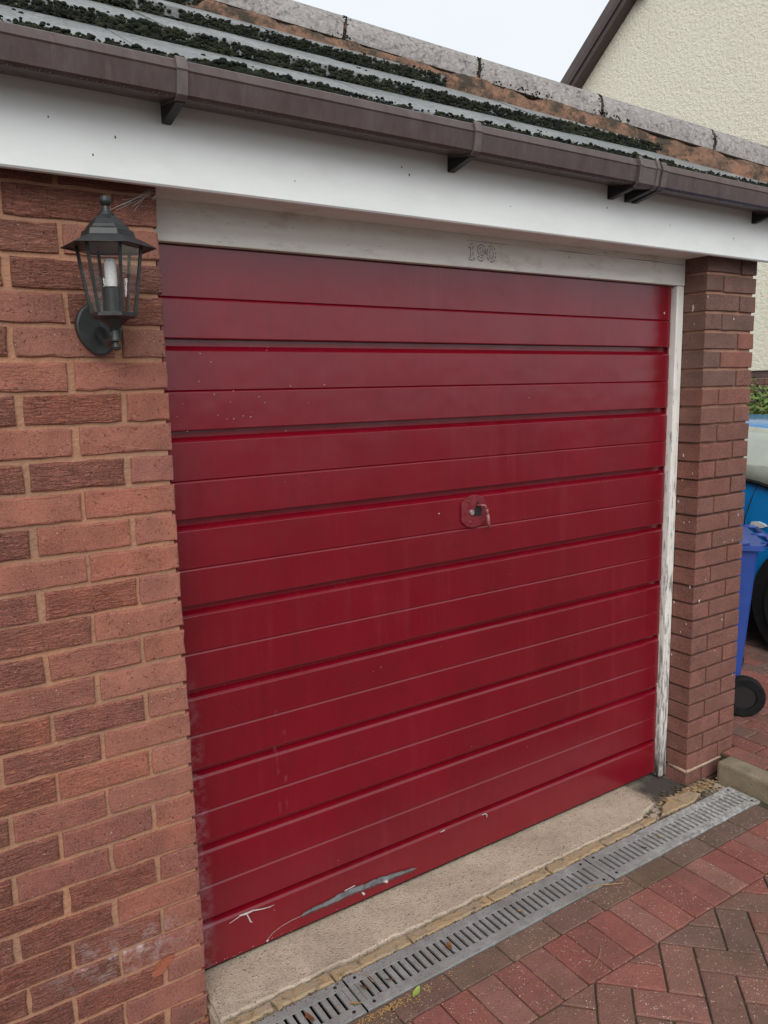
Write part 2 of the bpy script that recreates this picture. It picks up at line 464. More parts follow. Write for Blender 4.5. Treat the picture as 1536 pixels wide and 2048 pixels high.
MAT['carpaint'] = m_plain('blue_car_paint', (0.0, 0.185, 0.50), 0.12, spec=1.0)
MAT['carglass'] = m_glass('car_glass', (0.42, 0.46, 0.42), (0.86, 0.88, 0.80), 0.05, 0.55, 0.62)
MAT['chrome'] = m_plain('chrome', (0.75, 0.76, 0.76), 0.12, metal=0.9)
MAT['alloy'] = m_plain('alloy_wheel', (0.30, 0.31, 0.32), 0.35, metal=0.7)
MAT['lightlens'] = m_plain('lamp_lens', (0.75, 0.76, 0.74), 0.1, (0.55, 0.56, 0.55), 60)
MAT['roofslate'] = m_plain('house_roof_tile', (0.09, 0.07, 0.065), 0.8, (0.13, 0.10, 0.09), 6, 0.004, 40)
MAT['leafgreen'] = m_leaf('shrub_leaf', (0.055, 0.11, 0.018), (0.16, 0.23, 0.045))
MAT['leafdark'] = m_leaf('shrub_leaf_old', (0.022, 0.040, 0.010), (0.05, 0.085, 0.018))
MAT['wood'] = m_plain('bark', (0.07, 0.05, 0.035), 0.9)
MAT['fallgreen'] = m_leaf('fresh_leaf', (0.24, 0.34, 0.06), (0.32, 0.40, 0.10))
MAT['fallbrown'] = m_leaf('dead_leaf', (0.14, 0.055, 0.022), (0.22, 0.10, 0.035))
MAT['fallred'] = m_leaf('dead_red_leaf', (0.09, 0.018, 0.014), (0.13, 0.03, 0.02))
MAT['fallyellow'] = m_leaf('yellow_leaf', (0.42, 0.27, 0.08), (0.34, 0.19, 0.06))
MAT['straw'] = m_plain('dry_straw', (0.36, 0.25, 0.13), 0.8, (0.20, 0.12, 0.07), 60)
MAT['web'] = m_plain('grey_cobweb', (0.45, 0.44, 0.42), 0.9)

# ------------------------------------------------------------------ mesh helpers
class MB:
    def __init__(s):
        s.v = []; s.f = []
    def add(s, vs, fs):
        o = len(s.v)
        s.v += [tuple(x) for x in vs]
        s.f += [tuple(i + o for i in q) for q in fs]
        return s
    def box(s, x0, x1, y0, y1, z0, z1):
        vs = [(x, y, z) for z in (z0, z1) for y in (y0, y1) for x in (x0, x1)]
        return s.add(vs, [(0, 2, 3, 1), (4, 5, 7, 6), (0, 1, 5, 4), (2, 6, 7, 3), (0, 4, 6, 2), (1, 3, 7, 5)])
    def prism(s, prof, axis, a, b):
        """closed profile extruded along an axis; profile pairs are the two other axes in order"""
        n = len(prof)
        def p(q, t):
            return {'x': (t, q[0], q[1]), 'y': (q[0], t, q[1]), 'z': (q[0], q[1], t)}[axis]
        vs = [p(q, a) for q in prof] + [p(q, b) for q in prof]
        fs = [(i, (i + 1) % n, n + (i + 1) % n, n + i) for i in range(n)]
        fs += [tuple(range(n - 1, -1, -1)), tuple(range(n, 2 * n))]
        return s.add(vs, fs)
    def lathe(s, prof, n, c=(0, 0, 0), ph=0.0, capb=True, capt=True):
        vs = []
        for (rr, z) in prof:
            for i in range(n):
                a = ph + 2 * math.pi * i / n
                vs.append((c[0] + rr * math.cos(a), c[1] + rr * math.sin(a), c[2] + z))
        fs = []
        for j in range(len(prof) - 1):
            for i in range(n):
                fs.append((j * n + i, j * n + (i + 1) % n, (j + 1) * n + (i + 1) % n, (j + 1) * n + i))
        if capb: fs.append(tuple(range(n - 1, -1, -1)))
        if capt: fs.append(tuple((len(prof) - 1) * n + i for i in range(n)))
        return s.add(vs, fs)
    def tube(s, pts, rad, n=8):
        pts = [Vector(p) for p in pts]
        rads = rad if isinstance(rad, (list, tuple)) else [rad] * len(pts)
        vs = []
        for i, p in enumerate(pts):
            d = (pts[min(i + 1, len(pts) - 1)] - pts[max(i - 1, 0)]).normalized()
            a = d.orthogonal().normalized() if abs(d.z) > 0.95 else d.cross(Vector((0, 0, 1))).normalized()
            b = d.cross(a)
            for k in range(n):
                t = 2 * math.pi * k / n
                vs.append(p + (a * math.cos(t) + b * math.sin(t)) * rads[i])
        fs = []
        for j in range(len(pts) - 1):
            for k in range(n):
                fs.append((j * n + k, j * n + (k + 1) % n, (j + 1) * n + (k + 1) % n, (j + 1) * n + k))
        fs.append(tuple(range(n - 1, -1, -1))); fs.append(tuple((len(pts) - 1) * n + i for i in range(n)))
        return s.add(vs, fs)
    def mesh(s, name, mat, smooth=False, bevel=0.0):
        me = bpy.data.meshes.new(name)
        me.from_pydata(s.v, [], s.f)
        bm = bmesh.new(); bm.from_mesh(me)
        bmesh.ops.recalc_face_normals(bm, faces=bm.faces)
        if bevel:
            es = [e for e in bm.edges if len(e.link_faces) == 2 and e.calc_face_angle(0) > 0.5]
            bmesh.ops.bevel(bm, geom=es, offset=bevel, segments=2, affect='EDGES', profile=0.6, clamp_overlap=True)
        bm.to_mesh(me); bm.free()
        if isinstance(mat, str): mat = MAT[mat]
        me.materials.append(mat)
        if smooth:
            me.polygons.foreach_set('use_smooth', [True] * len(me.polygons))
            if smooth != True:
                bm = bmesh.new(); bm.from_mesh(me)
                for e in bm.edges:
                    if len(e.link_faces) == 2 and e.calc_face_angle(0) > smooth: e.smooth = False
                bm.to_mesh(me); bm.free()
        return me

WLOC = {}
def wl(o):
    return WLOC[o.name] if o else Vector((0, 0, 0))

def link(name, data, parent=None, loc=(0, 0, 0), rot=(0, 0, 0)):
    """loc is in world space; parents are only ever translated"""
    o = bpy.data.objects.new(name, data)
    COL.objects.link(o)
    o.location = Vector(loc) - (wl(parent) if parent else Vector((0, 0, 0)))
    o.rotation_euler = rot
    WLOC[o.name] = Vector(loc)
    if parent: o.parent = parent
    return o

def thing(name, label, cat, loc=(0, 0, 0), group=None, data=None):
    o = link(name, data, None, loc)
    o['label'] = label; o['category'] = cat
    if group: o['group'] = group
    return o

def kind(o, k):
    o['kind'] = k
    return o

def mk(name, mb, mat, parent=None, smooth=False, bevel=0.0, origin=None):
    """vertices given in world space, moved so that the object's origin sits at its parent's (or a given) point"""
    org = Vector(origin) if origin is not None else (wl(parent) if parent else Vector((0, 0, 0)))
    mb.v = [(v[0] - org.x, v[1] - org.y, v[2] - org.z) for v in mb.v]
    return link(name, mb.mesh(name, mat, smooth, bevel), parent, org)

def slab_mesh(name, lx, lz, dep, mat, seed, nl=5, ns=3, jit=0.0012, bev=0.003, rise=0.0):
    """a rough-edged block: outline in XZ, front towards -Y, rounded front arris"""
    q = random.Random(seed)
    out = []
    for i in range(nl): out.append((lx * i / nl, 0))
    for i in range(ns): out.append((lx, lz * i / ns))
    for i in range(nl): out.append((lx * (1 - i / nl), lz))
    for i in range(ns): out.append((0, lz * (1 - i / ns)))
    out = [(x + q.uniform(-jit, jit), z + q.uniform(-jit, jit)) for x, z in out]
    n = len(out); cx, cz = lx / 2, lz / 2
    def ring(ins, y):
        rr = []
        for x, z in out:
            rr.append((x - math.copysign(min(ins, abs(x - cx)), x - cx) * (1 if abs(x - cx) > lx / 2 - 0.01 else 0),
                       y + q.uniform(-rise, rise),
                       z - math.copysign(min(ins, abs(z - cz)), z - cz) * (1 if abs(z - cz) > lz / 2 - 0.01 else 0)))
        return rr
    rings = [ring(0, dep), ring(0, bev), ring(bev * 0.35, bev * 0.3), ring(bev * 1.1, 0)]
    mb = MB()
    vs = [v for rr in rings for v in rr]
    fs = []
    for j in range(3):
        for i in range(n):
            fs.append((j * n + i, j * n + (i + 1) % n, (j + 1) * n + (i + 1) % n, (j + 1) * n + i))
    fs.append(tuple(3 * n + i for i in range(n)))
    fs.append(tuple(range(n)))
    mb.add(vs, fs)
    return mb.mesh(name, mat)

# ------------------------------------------------------------------ ground, drives
W = 2.132
g = kind(mk('ground', MB().add([(-300, -300, -.17), (300, -300, -.17), (300, 300, -.17), (-300, 300, -.17)], [(0, 1, 2, 3)]), 'asphalt'), 'structure')
drv = MB().box(-3.2, 2.27, -7.0, -0.262, -0.16, -0.0075)
driveway = kind(mk('driveway', drv, 'joint'), 'structure')
far = kind(mk('driveway_paving', MB().box(-3.2, 2.27, -7.0, -1.75, -0.012, -0.0035), 'paverfar', driveway), 'structure')
side = kind(mk('neighbour_drive', MB().box(2.37, 6.3, -7.0, 7.0, -0.16, 0.068), 'joint'), 'structure')
mk('drive_paving', MB().box(3.75, 6.3, -7.0, 7.0, 0.06, 0.074), 'paverfar', side)

PAV = [slab_mesh('block', 0.195, 0.095, 0.05, MAT['paver'], 100 + i, 5, 3, 0.0012, 0.004, 0.0004) for i in range(5)]
PAVC = {'red': [(0.27, 0.092, 0.072), (0.285, 0.105, 0.082), (0.25, 0.092, 0.074), (0.255, 0.115, 0.092)],
        'grey': [(0.175, 0.105, 0.080), (0.165, 0.108, 0.084), (0.185, 0.104, 0.084), (0.165, 0.104, 0.074)],
        'mix': [(0.195, 0.105, 0.082), (0.205, 0.104, 0.082), (0.215, 0.104, 0.080), (0.180, 0.104, 0.084), (0.225, 0.100, 0.079), (0.190, 0.100, 0.080)]}

def paver(parent, cx, cy, ang, pal, top=0.0, sx=1.0, sz=1.0):
    """paver lying flat, centre (cx, cy), long axis at ang"""
    o = bpy.data.objects.new('paver', rnd.choice(PAV))
    COL.objects.link(o)
    # local: x along length, z across, -y is the face -> face up
    Rz = Matrix.Rotation(ang, 4, 'Z')
    Rx = Matrix.Rotation(-math.pi / 2, 4, 'X')
    flip = rnd.random() < .5
    T = Matrix.Translation((cx, cy, top + rnd.uniform(-0.0016, 0.0012)))
    tilt = Matrix.Rotation(rnd.uniform(-.006, .006), 4, 'X') @ Matrix.Rotation(rnd.uniform(-.004, .004), 4, 'Y')
    Mx = T @ Rz @ tilt @ (Matrix.Rotation(math.pi, 4, 'Z') if flip else Matrix()) @ Rx @ Matrix.Diagonal((sx, 1, sz, 1)) @ Matrix.Translation((-0.0975, 0, -0.0475))
    o.parent = parent
    o.matrix_basis = Matrix.Translation(-wl(parent)) @ Mx
    c = rnd.choice(PAVC[pal]); j = rnd.uniform(.88, 1.12)
    o.color = (c[0] * j, c[1] * j, c[2] * j, 1)
    return o

# stretcher row along the drain, red soldier row, then 45 degree herringbone
x = 2.12
while x > -0.9:
    paver(driveway, x, -0.3070, 0.0, 'grey', 0.0, 1.0, .90); x -= 0.2
x = 2.1655
while x > -0.9:
    paver(driveway, x, -0.4465, math.pi / 2, 'red', 0.0, .965, .995); x -= 0.0985
O = Vector((1.236, -0.5430)); d1 = Vector((.7071, -.7071)); d2 = Vector((-.7071, -.7071))
def clip_paver(parent, cor, pal):
    """a paver cut along the edge of the soldier row"""
    lim = -0.5450
    poly = [Vector(p) for p in cor]
    outp = []
    for i, a in enumerate(poly):
        b = poly[(i + 1) % len(poly)]
        ina, inb = a.y <= lim, b.y <= lim
        if ina: outp.append(a)
        if ina != inb:
            t = (lim - a.y) / (b.y - a.y); outp.append(a.lerp(b, t))
    if len(outp) < 3: return
    ar = 0.5 * abs(sum(outp[i].cross(outp[(i + 1) % len(outp)]) for i in range(len(outp))))
    if ar < 0.0006: return
    c = sum(outp, Vector((0, 0))) / len(outp)
    ins = lambda p, k: c + (p - c) * (1 - k / max((p - c).length, .02))
    n = len(outp); zt = rnd.uniform(-.0015, .001)
    rings = [[(*p, -.05) for p in outp], [(*p, zt - .004) for p in outp], [(*ins(p, .0015), zt - .0012) for p in outp], [(*ins(p, .0045), zt) for p in outp]]
    mb = MB(); vs = [v for rr in rings for v in rr]; fs = []
    for j in range(3):
        for i in range(n): fs.append((j * n + i, j * n + (i + 1) % n, (j + 1) * n + (i + 1) % n, (j + 1) * n + i))
    fs.append(tuple(3 * n + i for i in range(n)))
    mb.add(vs, fs)
    o = mk('paver', mb, 'paver', parent, origin=(c.x, c.y, 0))
    cc = rnd.choice(PAVC[pal]); o.color = (*cc, 1)
def cell(i, j, wi, wj):
    e = .0026
    return [O + d1 * (.1 * a) + d2 * (.1 * b) for a, b in ((i + e * 10, j + e * 10), (i + wi - e * 10, j + e * 10), (i + wi - e * 10, j + wj - e * 10), (i + e * 10, j + wj - e * 10))]
for b in range(-8, 9):
    for a in range(-14, 22):
        for (i, j, wi, wj) in ((a + 2 * b, a - 2 * b, 1, 2), (a + 1 + 2 * b, a - 2 * b, 2, 1)):
            cor = cell(i, j, wi, wj)
            c = sum(cor, Vector((0, 0))) / 4
            if not (-0.15 < c.x < 2.16 and -1.55 < c.y < -0.50): continue
            if c.x < 0.3 and c.y < -1.0: continue
            pal = 'mix' if rnd.random() < .93 else 'red'
            if max(p.y for p in cor) > -0.5455:
                clip_paver(driveway, cor, pal)
            else:
                paver(driveway, c.x, c.y, math.atan2(d1.y, d1.x) if wi == 2 else math.atan2(d2.y, d2.x), pal)
# neighbour's drive: running bond along y
row = 0
xx = 2.425
while xx < 3.75:
    yy = -0.9 + (0.1 if row % 2 else 0)
    if xx < 2.5: yy = -0.1045 - .2015 * 4
    while yy < 1.5:
        if not (xx < 2.5 and yy > -0.10):
            paver(side, xx, yy, math.pi / 2, 'mix' if rnd.random() < .45 else 'red', 0.080)
        yy += 0.2015
    xx += 0.1005; row += 1
# concrete kerb between the two levels
kb = MB()
kerb = link('kerb', None, None, (2.315, -0.5, 0)); kind(kerb, 'structure')
yk = -0.052
for ln in (0.60, 0.60, 0.60):
    m_ = MB().box(2.268, 2.366, yk - ln + .004, yk, -0.15, 0.084)
    k_ = mk('kerb_block', m_, 'kerbstone', kerb, bevel=0.012)
    yk -= ln

# threshold slab, broken corner at the right, and the mortar strip in front of it
def rough_slab(name, pts, ztop, zbot, mat, parent=None, seed=1, amp=.004, step=.03):
    q = random.Random(seed)
    out = []
    for i, a in enumerate(pts):
        a = Vector(a); b = Vector(pts[(i + 1) % len(pts)])
        n = max(1, int((b - a).length / step))
        for t in range(n): out.append(a.lerp(b, t / n) + Vector((q.uniform(-amp, amp), q.uniform(-amp, amp))))
    c = sum(out, Vector((0, 0))) / len(out)
    n = len(out)
    ins = []
    for i, p in enumerate(out):
        t = (out[(i + 1) % n] - out[i - 1]).normalized(); nn = Vector((-t.y, t.x))
        ins.append(p + nn * .005)
    mb = MB()
    vs = [(*p, zbot) for p in out] + [(*p, ztop - .005) for p in out] + [(*p, ztop + q.uniform(-.0008, .0008)) for p in ins]
    fs = []
    for j in range(2):
        for i in range(n): fs.append((j * n + i, j * n + (i + 1) % n, (j + 1) * n + (i + 1) % n, (j + 1) * n + i))
    fs.append(tuple(2 * n + i for i in range(n)))
    mb.add(vs, fs)
    return mk(name, mb, mat, parent)
thr = kind(rough_slab('threshold', [(0.012, -0.066), (1.765, -0.070), (1.80, -0.045), (1.885, -0.030), (1.902, 0.01), (1.905, 0.30), (0.012, 0.30)], 0.0075, -0.15, 'concrete', seed=3, amp=.0042, step=.022), 'structure')
apron = kind(mk('apron', MB().box(0.004, 2.262, -0.118, 0.30, -0.16, -0.012), 'concrete'), 'structure')
ms = kind(link('mortar_strip', None, None, (1.0, -0.1, 0)), 'structure')
xs = [0.01, 0.155, 0.34, 0.62, 0.95, 1.22, 1.50, 1.80]
for i in range(len(xs) - 1):
    y0 = -0.116 + rnd.uniform(-.002, .004); y1 = -0.0755 + rnd.uniform(-.004, .001)
    rough_slab('mortar_piece', [(xs[i] + .004, y0), (xs[i + 1] - .004, y0 + rnd.uniform(-.003, .004)), (xs[i + 1] - .004, y1), (xs[i] + .004, y1)],
               0.005 + rnd.uniform(-.003, .002), -0.05, 'sandy', ms, 40 + i, .0045, .02)
rough_slab('mortar_piece', [(1.83, -0.105), (2.03, -0.112), (2.11, -0.085), (2.07, -0.045), (1.96, -0.03), (1.90, -0.055)], 0.006, -0.05, 'sandy', ms, 60, .006, .02)

# drain channel with three galvanised gratings
ch = MB().box(-0.66, 2.258, -0.2615, -0.2585, -0.12, -0.006).box(-0.66, 2.258, -0.1235, -0.1205, -0.12, -0.006).box(-0.66, 2.258, -0.2585, -0.1235, -0.13, -0.085)
chan = thing('drain_channel', 'dark channel under the slotted drain grates across the garage front', 'drain', (0.8, -0.19, -0.1))
mk('trough', ch, 'channel', chan)
bar_me = None
secs = [(-0.645, 0.357, 'galvanised slotted drain grate nearest the brick wall, with rusty leaves in its slots'),
        (0.363, 1.366, 'galvanised slotted drain grate in the middle of the row before the red door'),
        (1.372, 2.252, 'galvanised slotted drain grate with chalky white end beside the concrete kerb')]
for (x0, x1, lab) in secs:
    t = thing('drain_grate', lab, 'drain grate', ((x0 + x1) / 2, -0.19, -0.01), 'drain grates across the garage front')
    zt = 0.0015 + rnd.uniform(-.001, .002)
    for ya, yb in ((-0.2605, -0.2275), (-0.1545, -0.1215)):
        out_y = ya if ya < -0.2 else yb
        mb = MB().box(x0, x1, ya, yb, zt - .003, zt)
        mb.box(x0, x1, out_y - .0016 if ya < -.2 else out_y - .0004, out_y + .0004 if ya < -.2 else out_y + .0016, zt - .022, zt - .001)
        mk('rail', mb, 'galv', t, bevel=.0007)
    n = int(round((x1 - x0) / 0.0265)); p = (x1 - x0) / n
    bm_ = MB().box(-p * .31, p * .31, -0.0365, 0.0365, -.004, -0.0006)
    bm_.box(-p * .31, -p * .31 + .002, -0.0365, 0.0365, -.008, -0.004)
    bme = bm_.mesh('bar', 'galv')
    for i in range(n + 1):
        xi = x0 + p * i
        if i == 0: xi += p * .31
        if i == n: xi -= p * .31
        link('bar', bme, t, (xi, -0.191, zt))
    for xs_ in (x0 + .03, x1 - .03):
        mk('screw', MB().lathe([(.0055, 0), (.0055, .0012), (.003, .002)], 10, (xs_, -0.244, zt - .0002)), 'dark', t)
        mk('screw', MB().lathe([(.0055, 0), (.0055, .0012), (.003, .002)], 10, (xs_, -0.138, zt - .0002)), 'dark', t)

# ------------------------------------------------------------------ garage
garage = thing('garage', 'red brick garage with red up-and-over door, white fascia and mossy tiled roof', 'garage', (1.07, 0.15, 0))
core = MB().box(-1.55, -0.009, 0.0070, 0.22, -0.17, 2.30)
wall = mk('brick_wall', core, 'mortar', garage)
VAR = {}
def bmesh_var(lx, i, lz, dep, sm):
    key = (round(lx, 4), i, round(lz, 4), dep, sm)
    if key not in VAR:
        VAR[key] = slab_mesh('brick', lx, lz, dep, MAT['brick'], hash(key) % 9999, 6 if lx > .15 else 3, 2, 0.0012 if sm else 0.0020, 0.0030 if sm else 0.0042, 0.0004 if sm else 0.0012)
    return VAR[key]
def brick(parent, x0, z0, lx, lz, col, rus, y=0.0, dep=.10, sm=False, slant=0.0):
    me = bmesh_var(lx, rnd.randrange(6), lz, dep, sm)
    o = link('brick', me, parent, (x0, y + rnd.uniform(-.0008, .0010), z0), (0, slant, 0))
    o.color = (*col, rus)
    return o
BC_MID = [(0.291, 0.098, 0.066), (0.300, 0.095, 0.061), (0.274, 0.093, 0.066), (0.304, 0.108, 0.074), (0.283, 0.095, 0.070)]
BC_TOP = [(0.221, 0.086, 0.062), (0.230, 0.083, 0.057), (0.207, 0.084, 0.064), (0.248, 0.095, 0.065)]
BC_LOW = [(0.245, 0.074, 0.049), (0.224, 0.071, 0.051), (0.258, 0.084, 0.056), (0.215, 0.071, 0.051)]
for k in range(-1, 32):
    z0 = 2.155 - .075 * k
    first = 0.215 if k % 2 == 0 else 0.1025
    xr = 0.0; idx = 0
    while xr > -1.42:
        ln = first if idx == 0 else 0.225 - (0.0095 + .0035) + rnd.choice((-.003, 0, .003))
        if idx: ln = round(ln, 3)
        jn = 0.0105 if idx else 0
        x1 = xr - (0.0095 + rnd.choice((0, .002, .004, .008)) if idx else 0)
        x0 = x1 - ln
        z_mid = z0 + .03
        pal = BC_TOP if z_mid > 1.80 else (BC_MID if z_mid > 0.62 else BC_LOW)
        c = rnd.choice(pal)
        if k < 0: pass
        if idx == 0: rus = rnd.choice((0.0, 0.0, 0.08, 0.2)) if z_mid < 1.8 else rnd.choice((.7, .9, .2))
        elif idx == 1: rus = rnd.choice((0.1, 0.2, 0.5, 0.85, .9)) if z_mid < 1.9 else .9
        else: rus = rnd.choice((1.0, .95, .85))
        if rus > .6: c = tuple(q * 1.04 for q in c)
        if idx <= 1 and rus < .3: c = tuple(q * w_ for q, w_ in zip(c, (0.99, 1.0, 1.03)))
        j = rnd.uniform(.92, 1.08)
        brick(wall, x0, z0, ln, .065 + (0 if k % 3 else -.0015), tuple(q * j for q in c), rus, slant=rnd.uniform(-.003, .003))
        xr = x1 - ln; idx += 1
# exposed orange spall on one low brick by the door
sp = MB()
pts = [(-0.148, .172), (-0.128, .197), (-0.106, .206), (-0.084, .206), (-0.093, .188), (-0.110, .176), (-0.118, .166), (-0.140, .162)]
sp.add([(px, -0.0016, pz) for px, pz in pts] + [(px, .01, pz) for px, pz in pts], [tuple(range(8))] + [(i, (i + 1) % 8, 8 + (i + 1) % 8, 8 + i) for i in range(8)])
MAT['spall'] = m_plain('broken_brick', (0.36, 0.105, 0.05), 0.9, (0.24, 0.07, 0.04), 60, 0.004, 90)
mk('brick_spall', sp, 'spall', wall)

# right pier
PX0, PX1 = W, W + 0.3275
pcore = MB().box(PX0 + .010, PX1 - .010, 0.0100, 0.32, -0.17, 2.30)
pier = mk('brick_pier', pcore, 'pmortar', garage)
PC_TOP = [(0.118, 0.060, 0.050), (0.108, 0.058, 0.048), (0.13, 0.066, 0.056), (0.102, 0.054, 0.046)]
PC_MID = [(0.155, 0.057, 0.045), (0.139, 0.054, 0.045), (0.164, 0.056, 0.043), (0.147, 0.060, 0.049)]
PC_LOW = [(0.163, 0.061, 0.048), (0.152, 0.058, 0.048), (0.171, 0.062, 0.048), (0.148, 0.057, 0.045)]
gp = 0.0735
for k in range(-1, 32):
    z0 = 2.155 - .0378 - gp * k
    hh = gp - (.0115 if k < 9 else .0092)
    if k % 2 == 0: segs = [(PX0, .215), (PX0 + .2245, .103)]
    else: segs = [(PX0, .1035), (PX0 + .1125, .215)]
    for si, (x0, ln) in enumerate(segs):
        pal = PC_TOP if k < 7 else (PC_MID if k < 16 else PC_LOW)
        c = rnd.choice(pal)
        if k in (4, 5, 6, 7, 8) and x0 + ln > PX1 - .01: c = rnd.choice([(0.185, 0.066, 0.050), (0.165, 0.066, 0.054)])
        j = rnd.uniform(.93, 1.07)
        deep = .2 if (k % 2 and si == 0) else .1025
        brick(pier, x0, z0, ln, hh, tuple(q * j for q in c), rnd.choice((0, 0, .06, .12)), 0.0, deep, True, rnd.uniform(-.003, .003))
# pale mortar smear in the second joint from the bottom
sm_ = MB()
zs = 2.155 - .0378 - gp * 28 - .006
n = 26
vs = []
for i in range(n + 1):
    x_ = PX0 - .003 + (PX1 - PX0 + .002) * i / n
    hgt = .005 + .004 * noise.noise((i * .9, 3.1, 0)) + (.004 if i < 3 else 0)
    vs += [(x_, -.0035 + .002 * noise.noise((i * 1.3, 0, 9)), zs - hgt), (x_, -.0035, zs + hgt * .9), (x_, .006, zs + hgt), (x_, .006, zs - hgt)]
fs = []
for i in range(n):
    for j in range(4): fs.append((i * 4 + j, i * 4 + (j + 1) % 4, i * 4 + 4 + (j + 1) % 4, i * 4 + 4 + j))
sm_.add(vs, fs)
sm_.box(PX0 - .0035, PX0 + .002, 0.0, .09, zs - .006, zs + .006)
mk('mortar_smear', sm_, 'smear', pier, smooth=True)
# white paint splashes on the pier's inner corner
spk = MB()
for (yy_, zz_, s_) in ((.058, 1.985, .007), (.060, 1.975, .005), (.05, 1.92, .0025), (.075, 1.40, .005), (.03, 1.33, .003), (.075, 1.30, .0025), (.035, 1.13, .003), (.06, 1.125, .003), (.02, .86, .0045), (.055, .66, .003), (.03, .70, .003), (.09, 1.21, .005), (.092, .78, .004), (.094, .55, .004)):
    spk.lathe([(s_, 0), (s_ * .6, .0008)], 7, (0, 0, 0))
    m0 = len(spk.v) - 14
    for q in range(m0, len(spk.v)):
        a, b, c = spk.v[q]
        spk.v[q] = (PX0 - .0012 - c, yy_ + a * .8, zz_ + b * 1.6)
for (xx_, zz_, s_) in ((PX0 + .07, .885, .003), (PX0 + .28, 1.135, .0045), (PX0 + .19, 1.03, .003), (PX0 + .20, .69, .004), (PX0 + .16, .56, .003), (PX0 + .035, .80, .006), (PX0 + .005, 2.02, .004), (PX0 + .25, 1.03, .003), (PX0 + .3, .42, .003), (PX0 + .18, 1.94, .0045)):
    m0 = len(spk.v)
    spk.lathe([(s_, 0), (s_ * .6, .0008)], 7, (0, 0, 0))
    for q in range(m0, len(spk.v)):
        a, b, c = spk.v[q]
        spk.v[q] = (xx_ + a, -.0016 - c, zz_ + b * 1.2)
kind(mk('paint_splash', spk, 'flake', pier), 'stuff')

# plain side and back walls of the garage (out of the picture)
mk('side_wall', MB().box(PX0 + .11, PX1 - .006, 0.3225, 5.4, -0.17, 2.30).box(-1.55, -1.44, 0.2225, 5.4, -0.17, 2.30).box(-1.43, PX0 + .10, 5.29, 5.4, -0.17, 2.30), 'hbrick', garage)

# fascia, soffit, timber frame
fas = MB().prism([(-.070, 2.163), (-.066, 2.159), (-.052, 2.159), (-.052, 2.405), (-.070, 2.405)], 'x', -1.62, 2.80)
mk('fascia', fas, 'upvc', garage)
spx = MB(); qf = random.Random(3)
for (x_, z_, s_) in ((-.105, 2.248, .0036), (-.24, 2.268, .0028), (.655, 2.285, .0036), (.68, 2.268, .0042), (1.475, 2.265, .0034), (2.18, 2.228, .0038), (-.155, 2.205, .003), (.33, 2.21, .0022), (1.05, 2.225, .0022), (1.80, 2.24, .0026)):
    n0 = len(spx.v)
    s_ *= .72
    spx.lathe([(s_, 0), (s_ * .8, .0008), (s_ * .3, .0014)], 8)
    for q_ in range(n0, len(spx.v)):
        a, b, c = spx.v[q_]; spx.v[q_] = (x_ + a * .8, -.0702 - c, z_ + b * 1.3)
kind(mk('fascia_specks', spx, 'crack', garage), 'stuff')
so = MB().box(-1.62, -.001, -.0515, -.0025, 2.172, 2.180).box(.001, W - .001, -.0515, .0985, 2.172, 2.180).box(W + .001, 2.80, -.0515, -.0025, 2.172, 2.180)
mk('soffit', so, 'head', garage)
frame = link('door_frame', None, garage, (1.066, .12, 0))
hd = mk('frame_head', MB().box(0.001, W - .001, .0995, .16, 2.071, 2.31), 'head', frame, bevel=.003)
for (a, b) in ((.001, .020), (2.088, W - .002)):
    mk('frame_post', MB().box(a, b, .1005, .165, 0.017 if a < 1 else 0.0, 2.0695), 'post', frame, bevel=.004)
cr = MB()
xs_ = [1.02 + i * (W - .003 - 1.02) / 60 for i in range(61)]
vs = []
for i, x_ in enumerate(xs_):
    zc = 2.1535 - .003 * (x_ - 1.1) + .0025 * noise.noise((x_ * 6, 0, 0)) + .001 * noise.noise((x_ * 31, 4, 0))
    h = (.0002 + .0016 * max(0, noise.noise((x_ * 5, 2, 7)) + .3)) * (.3 + .9 * (x_ - 1.02))
    vs += [(x_, .0990, zc - h), (x_, .0990, zc + h)]
cr.add(vs, [(2 * i, 2 * i + 2, 2 * i + 3, 2 * i + 1) for i in range(60)])
mk('paint_crack', cr, 'crack', frame)
# ghost of the removed house number 1 9 0: dirty outlines left in the paint
def ribbon(pts, wd, y, closed=True, seed=0):
    mb = MB(); P = [Vector(p) for p in pts]; n = len(P); q = random.Random(seed)
    for i in range(n if closed else n - 1):
        if q.random() < .16: continue
        a, b = P[i], P[(i + 1) % n]
        t = (b - a).normalized(); nn = Vector((-t.y, t.x)) * (wd * q.uniform(.35, .75))
        mb.add([(a.x - nn.x, y, a.y - nn.y), (b.x - nn.x, y, b.y - nn.y), (b.x + nn.x, y, b.y + nn.y), (a.x + nn.x, y, a.y + nn.y)], [(0, 1, 2, 3)])
    return mb
def ell(cx, cz, rx, rz, a0=0, a1=360, n=26):
    return [(cx + rx * math.cos(math.radians(a0 + (a1 - a0) * i / n)), cz + rz * math.sin(math.radians(a0 + (a1 - a0) * i / n))) for i in range(n)]
zb = 2.094; H = .050
def scr(p, x0): return [(x0 + a, zb + b) for a, b in p]
one = [(.002, 0), (.026, 0), (.026, .005), (.019, .007), (.019, H), (.012, H), (.002, H - .008), (.002, H - .014), (.009, H - .011), (.009, .007), (.002, .005)]
def dense(p):
    o_ = []
    for i, a in enumerate(p):
        b = p[(i + 1) % len(p)]; n_ = max(1, int(math.dist(a, b) / .006))
        o_ += [(a[0] + (b[0] - a[0]) * t / n_, a[1] + (b[1] - a[1]) * t / n_) for t in range(n_)]
    return o_
dg = link('house_number', None, frame, (1.08, .099, 2.12))
YN = .0988
m1 = ribbon(dense(scr(one, 1.026)), .0024, YN, True, 5)
nine = ribbon(ell(1.080, zb + .034, .0165, .0160), .0024, YN, True, 6)
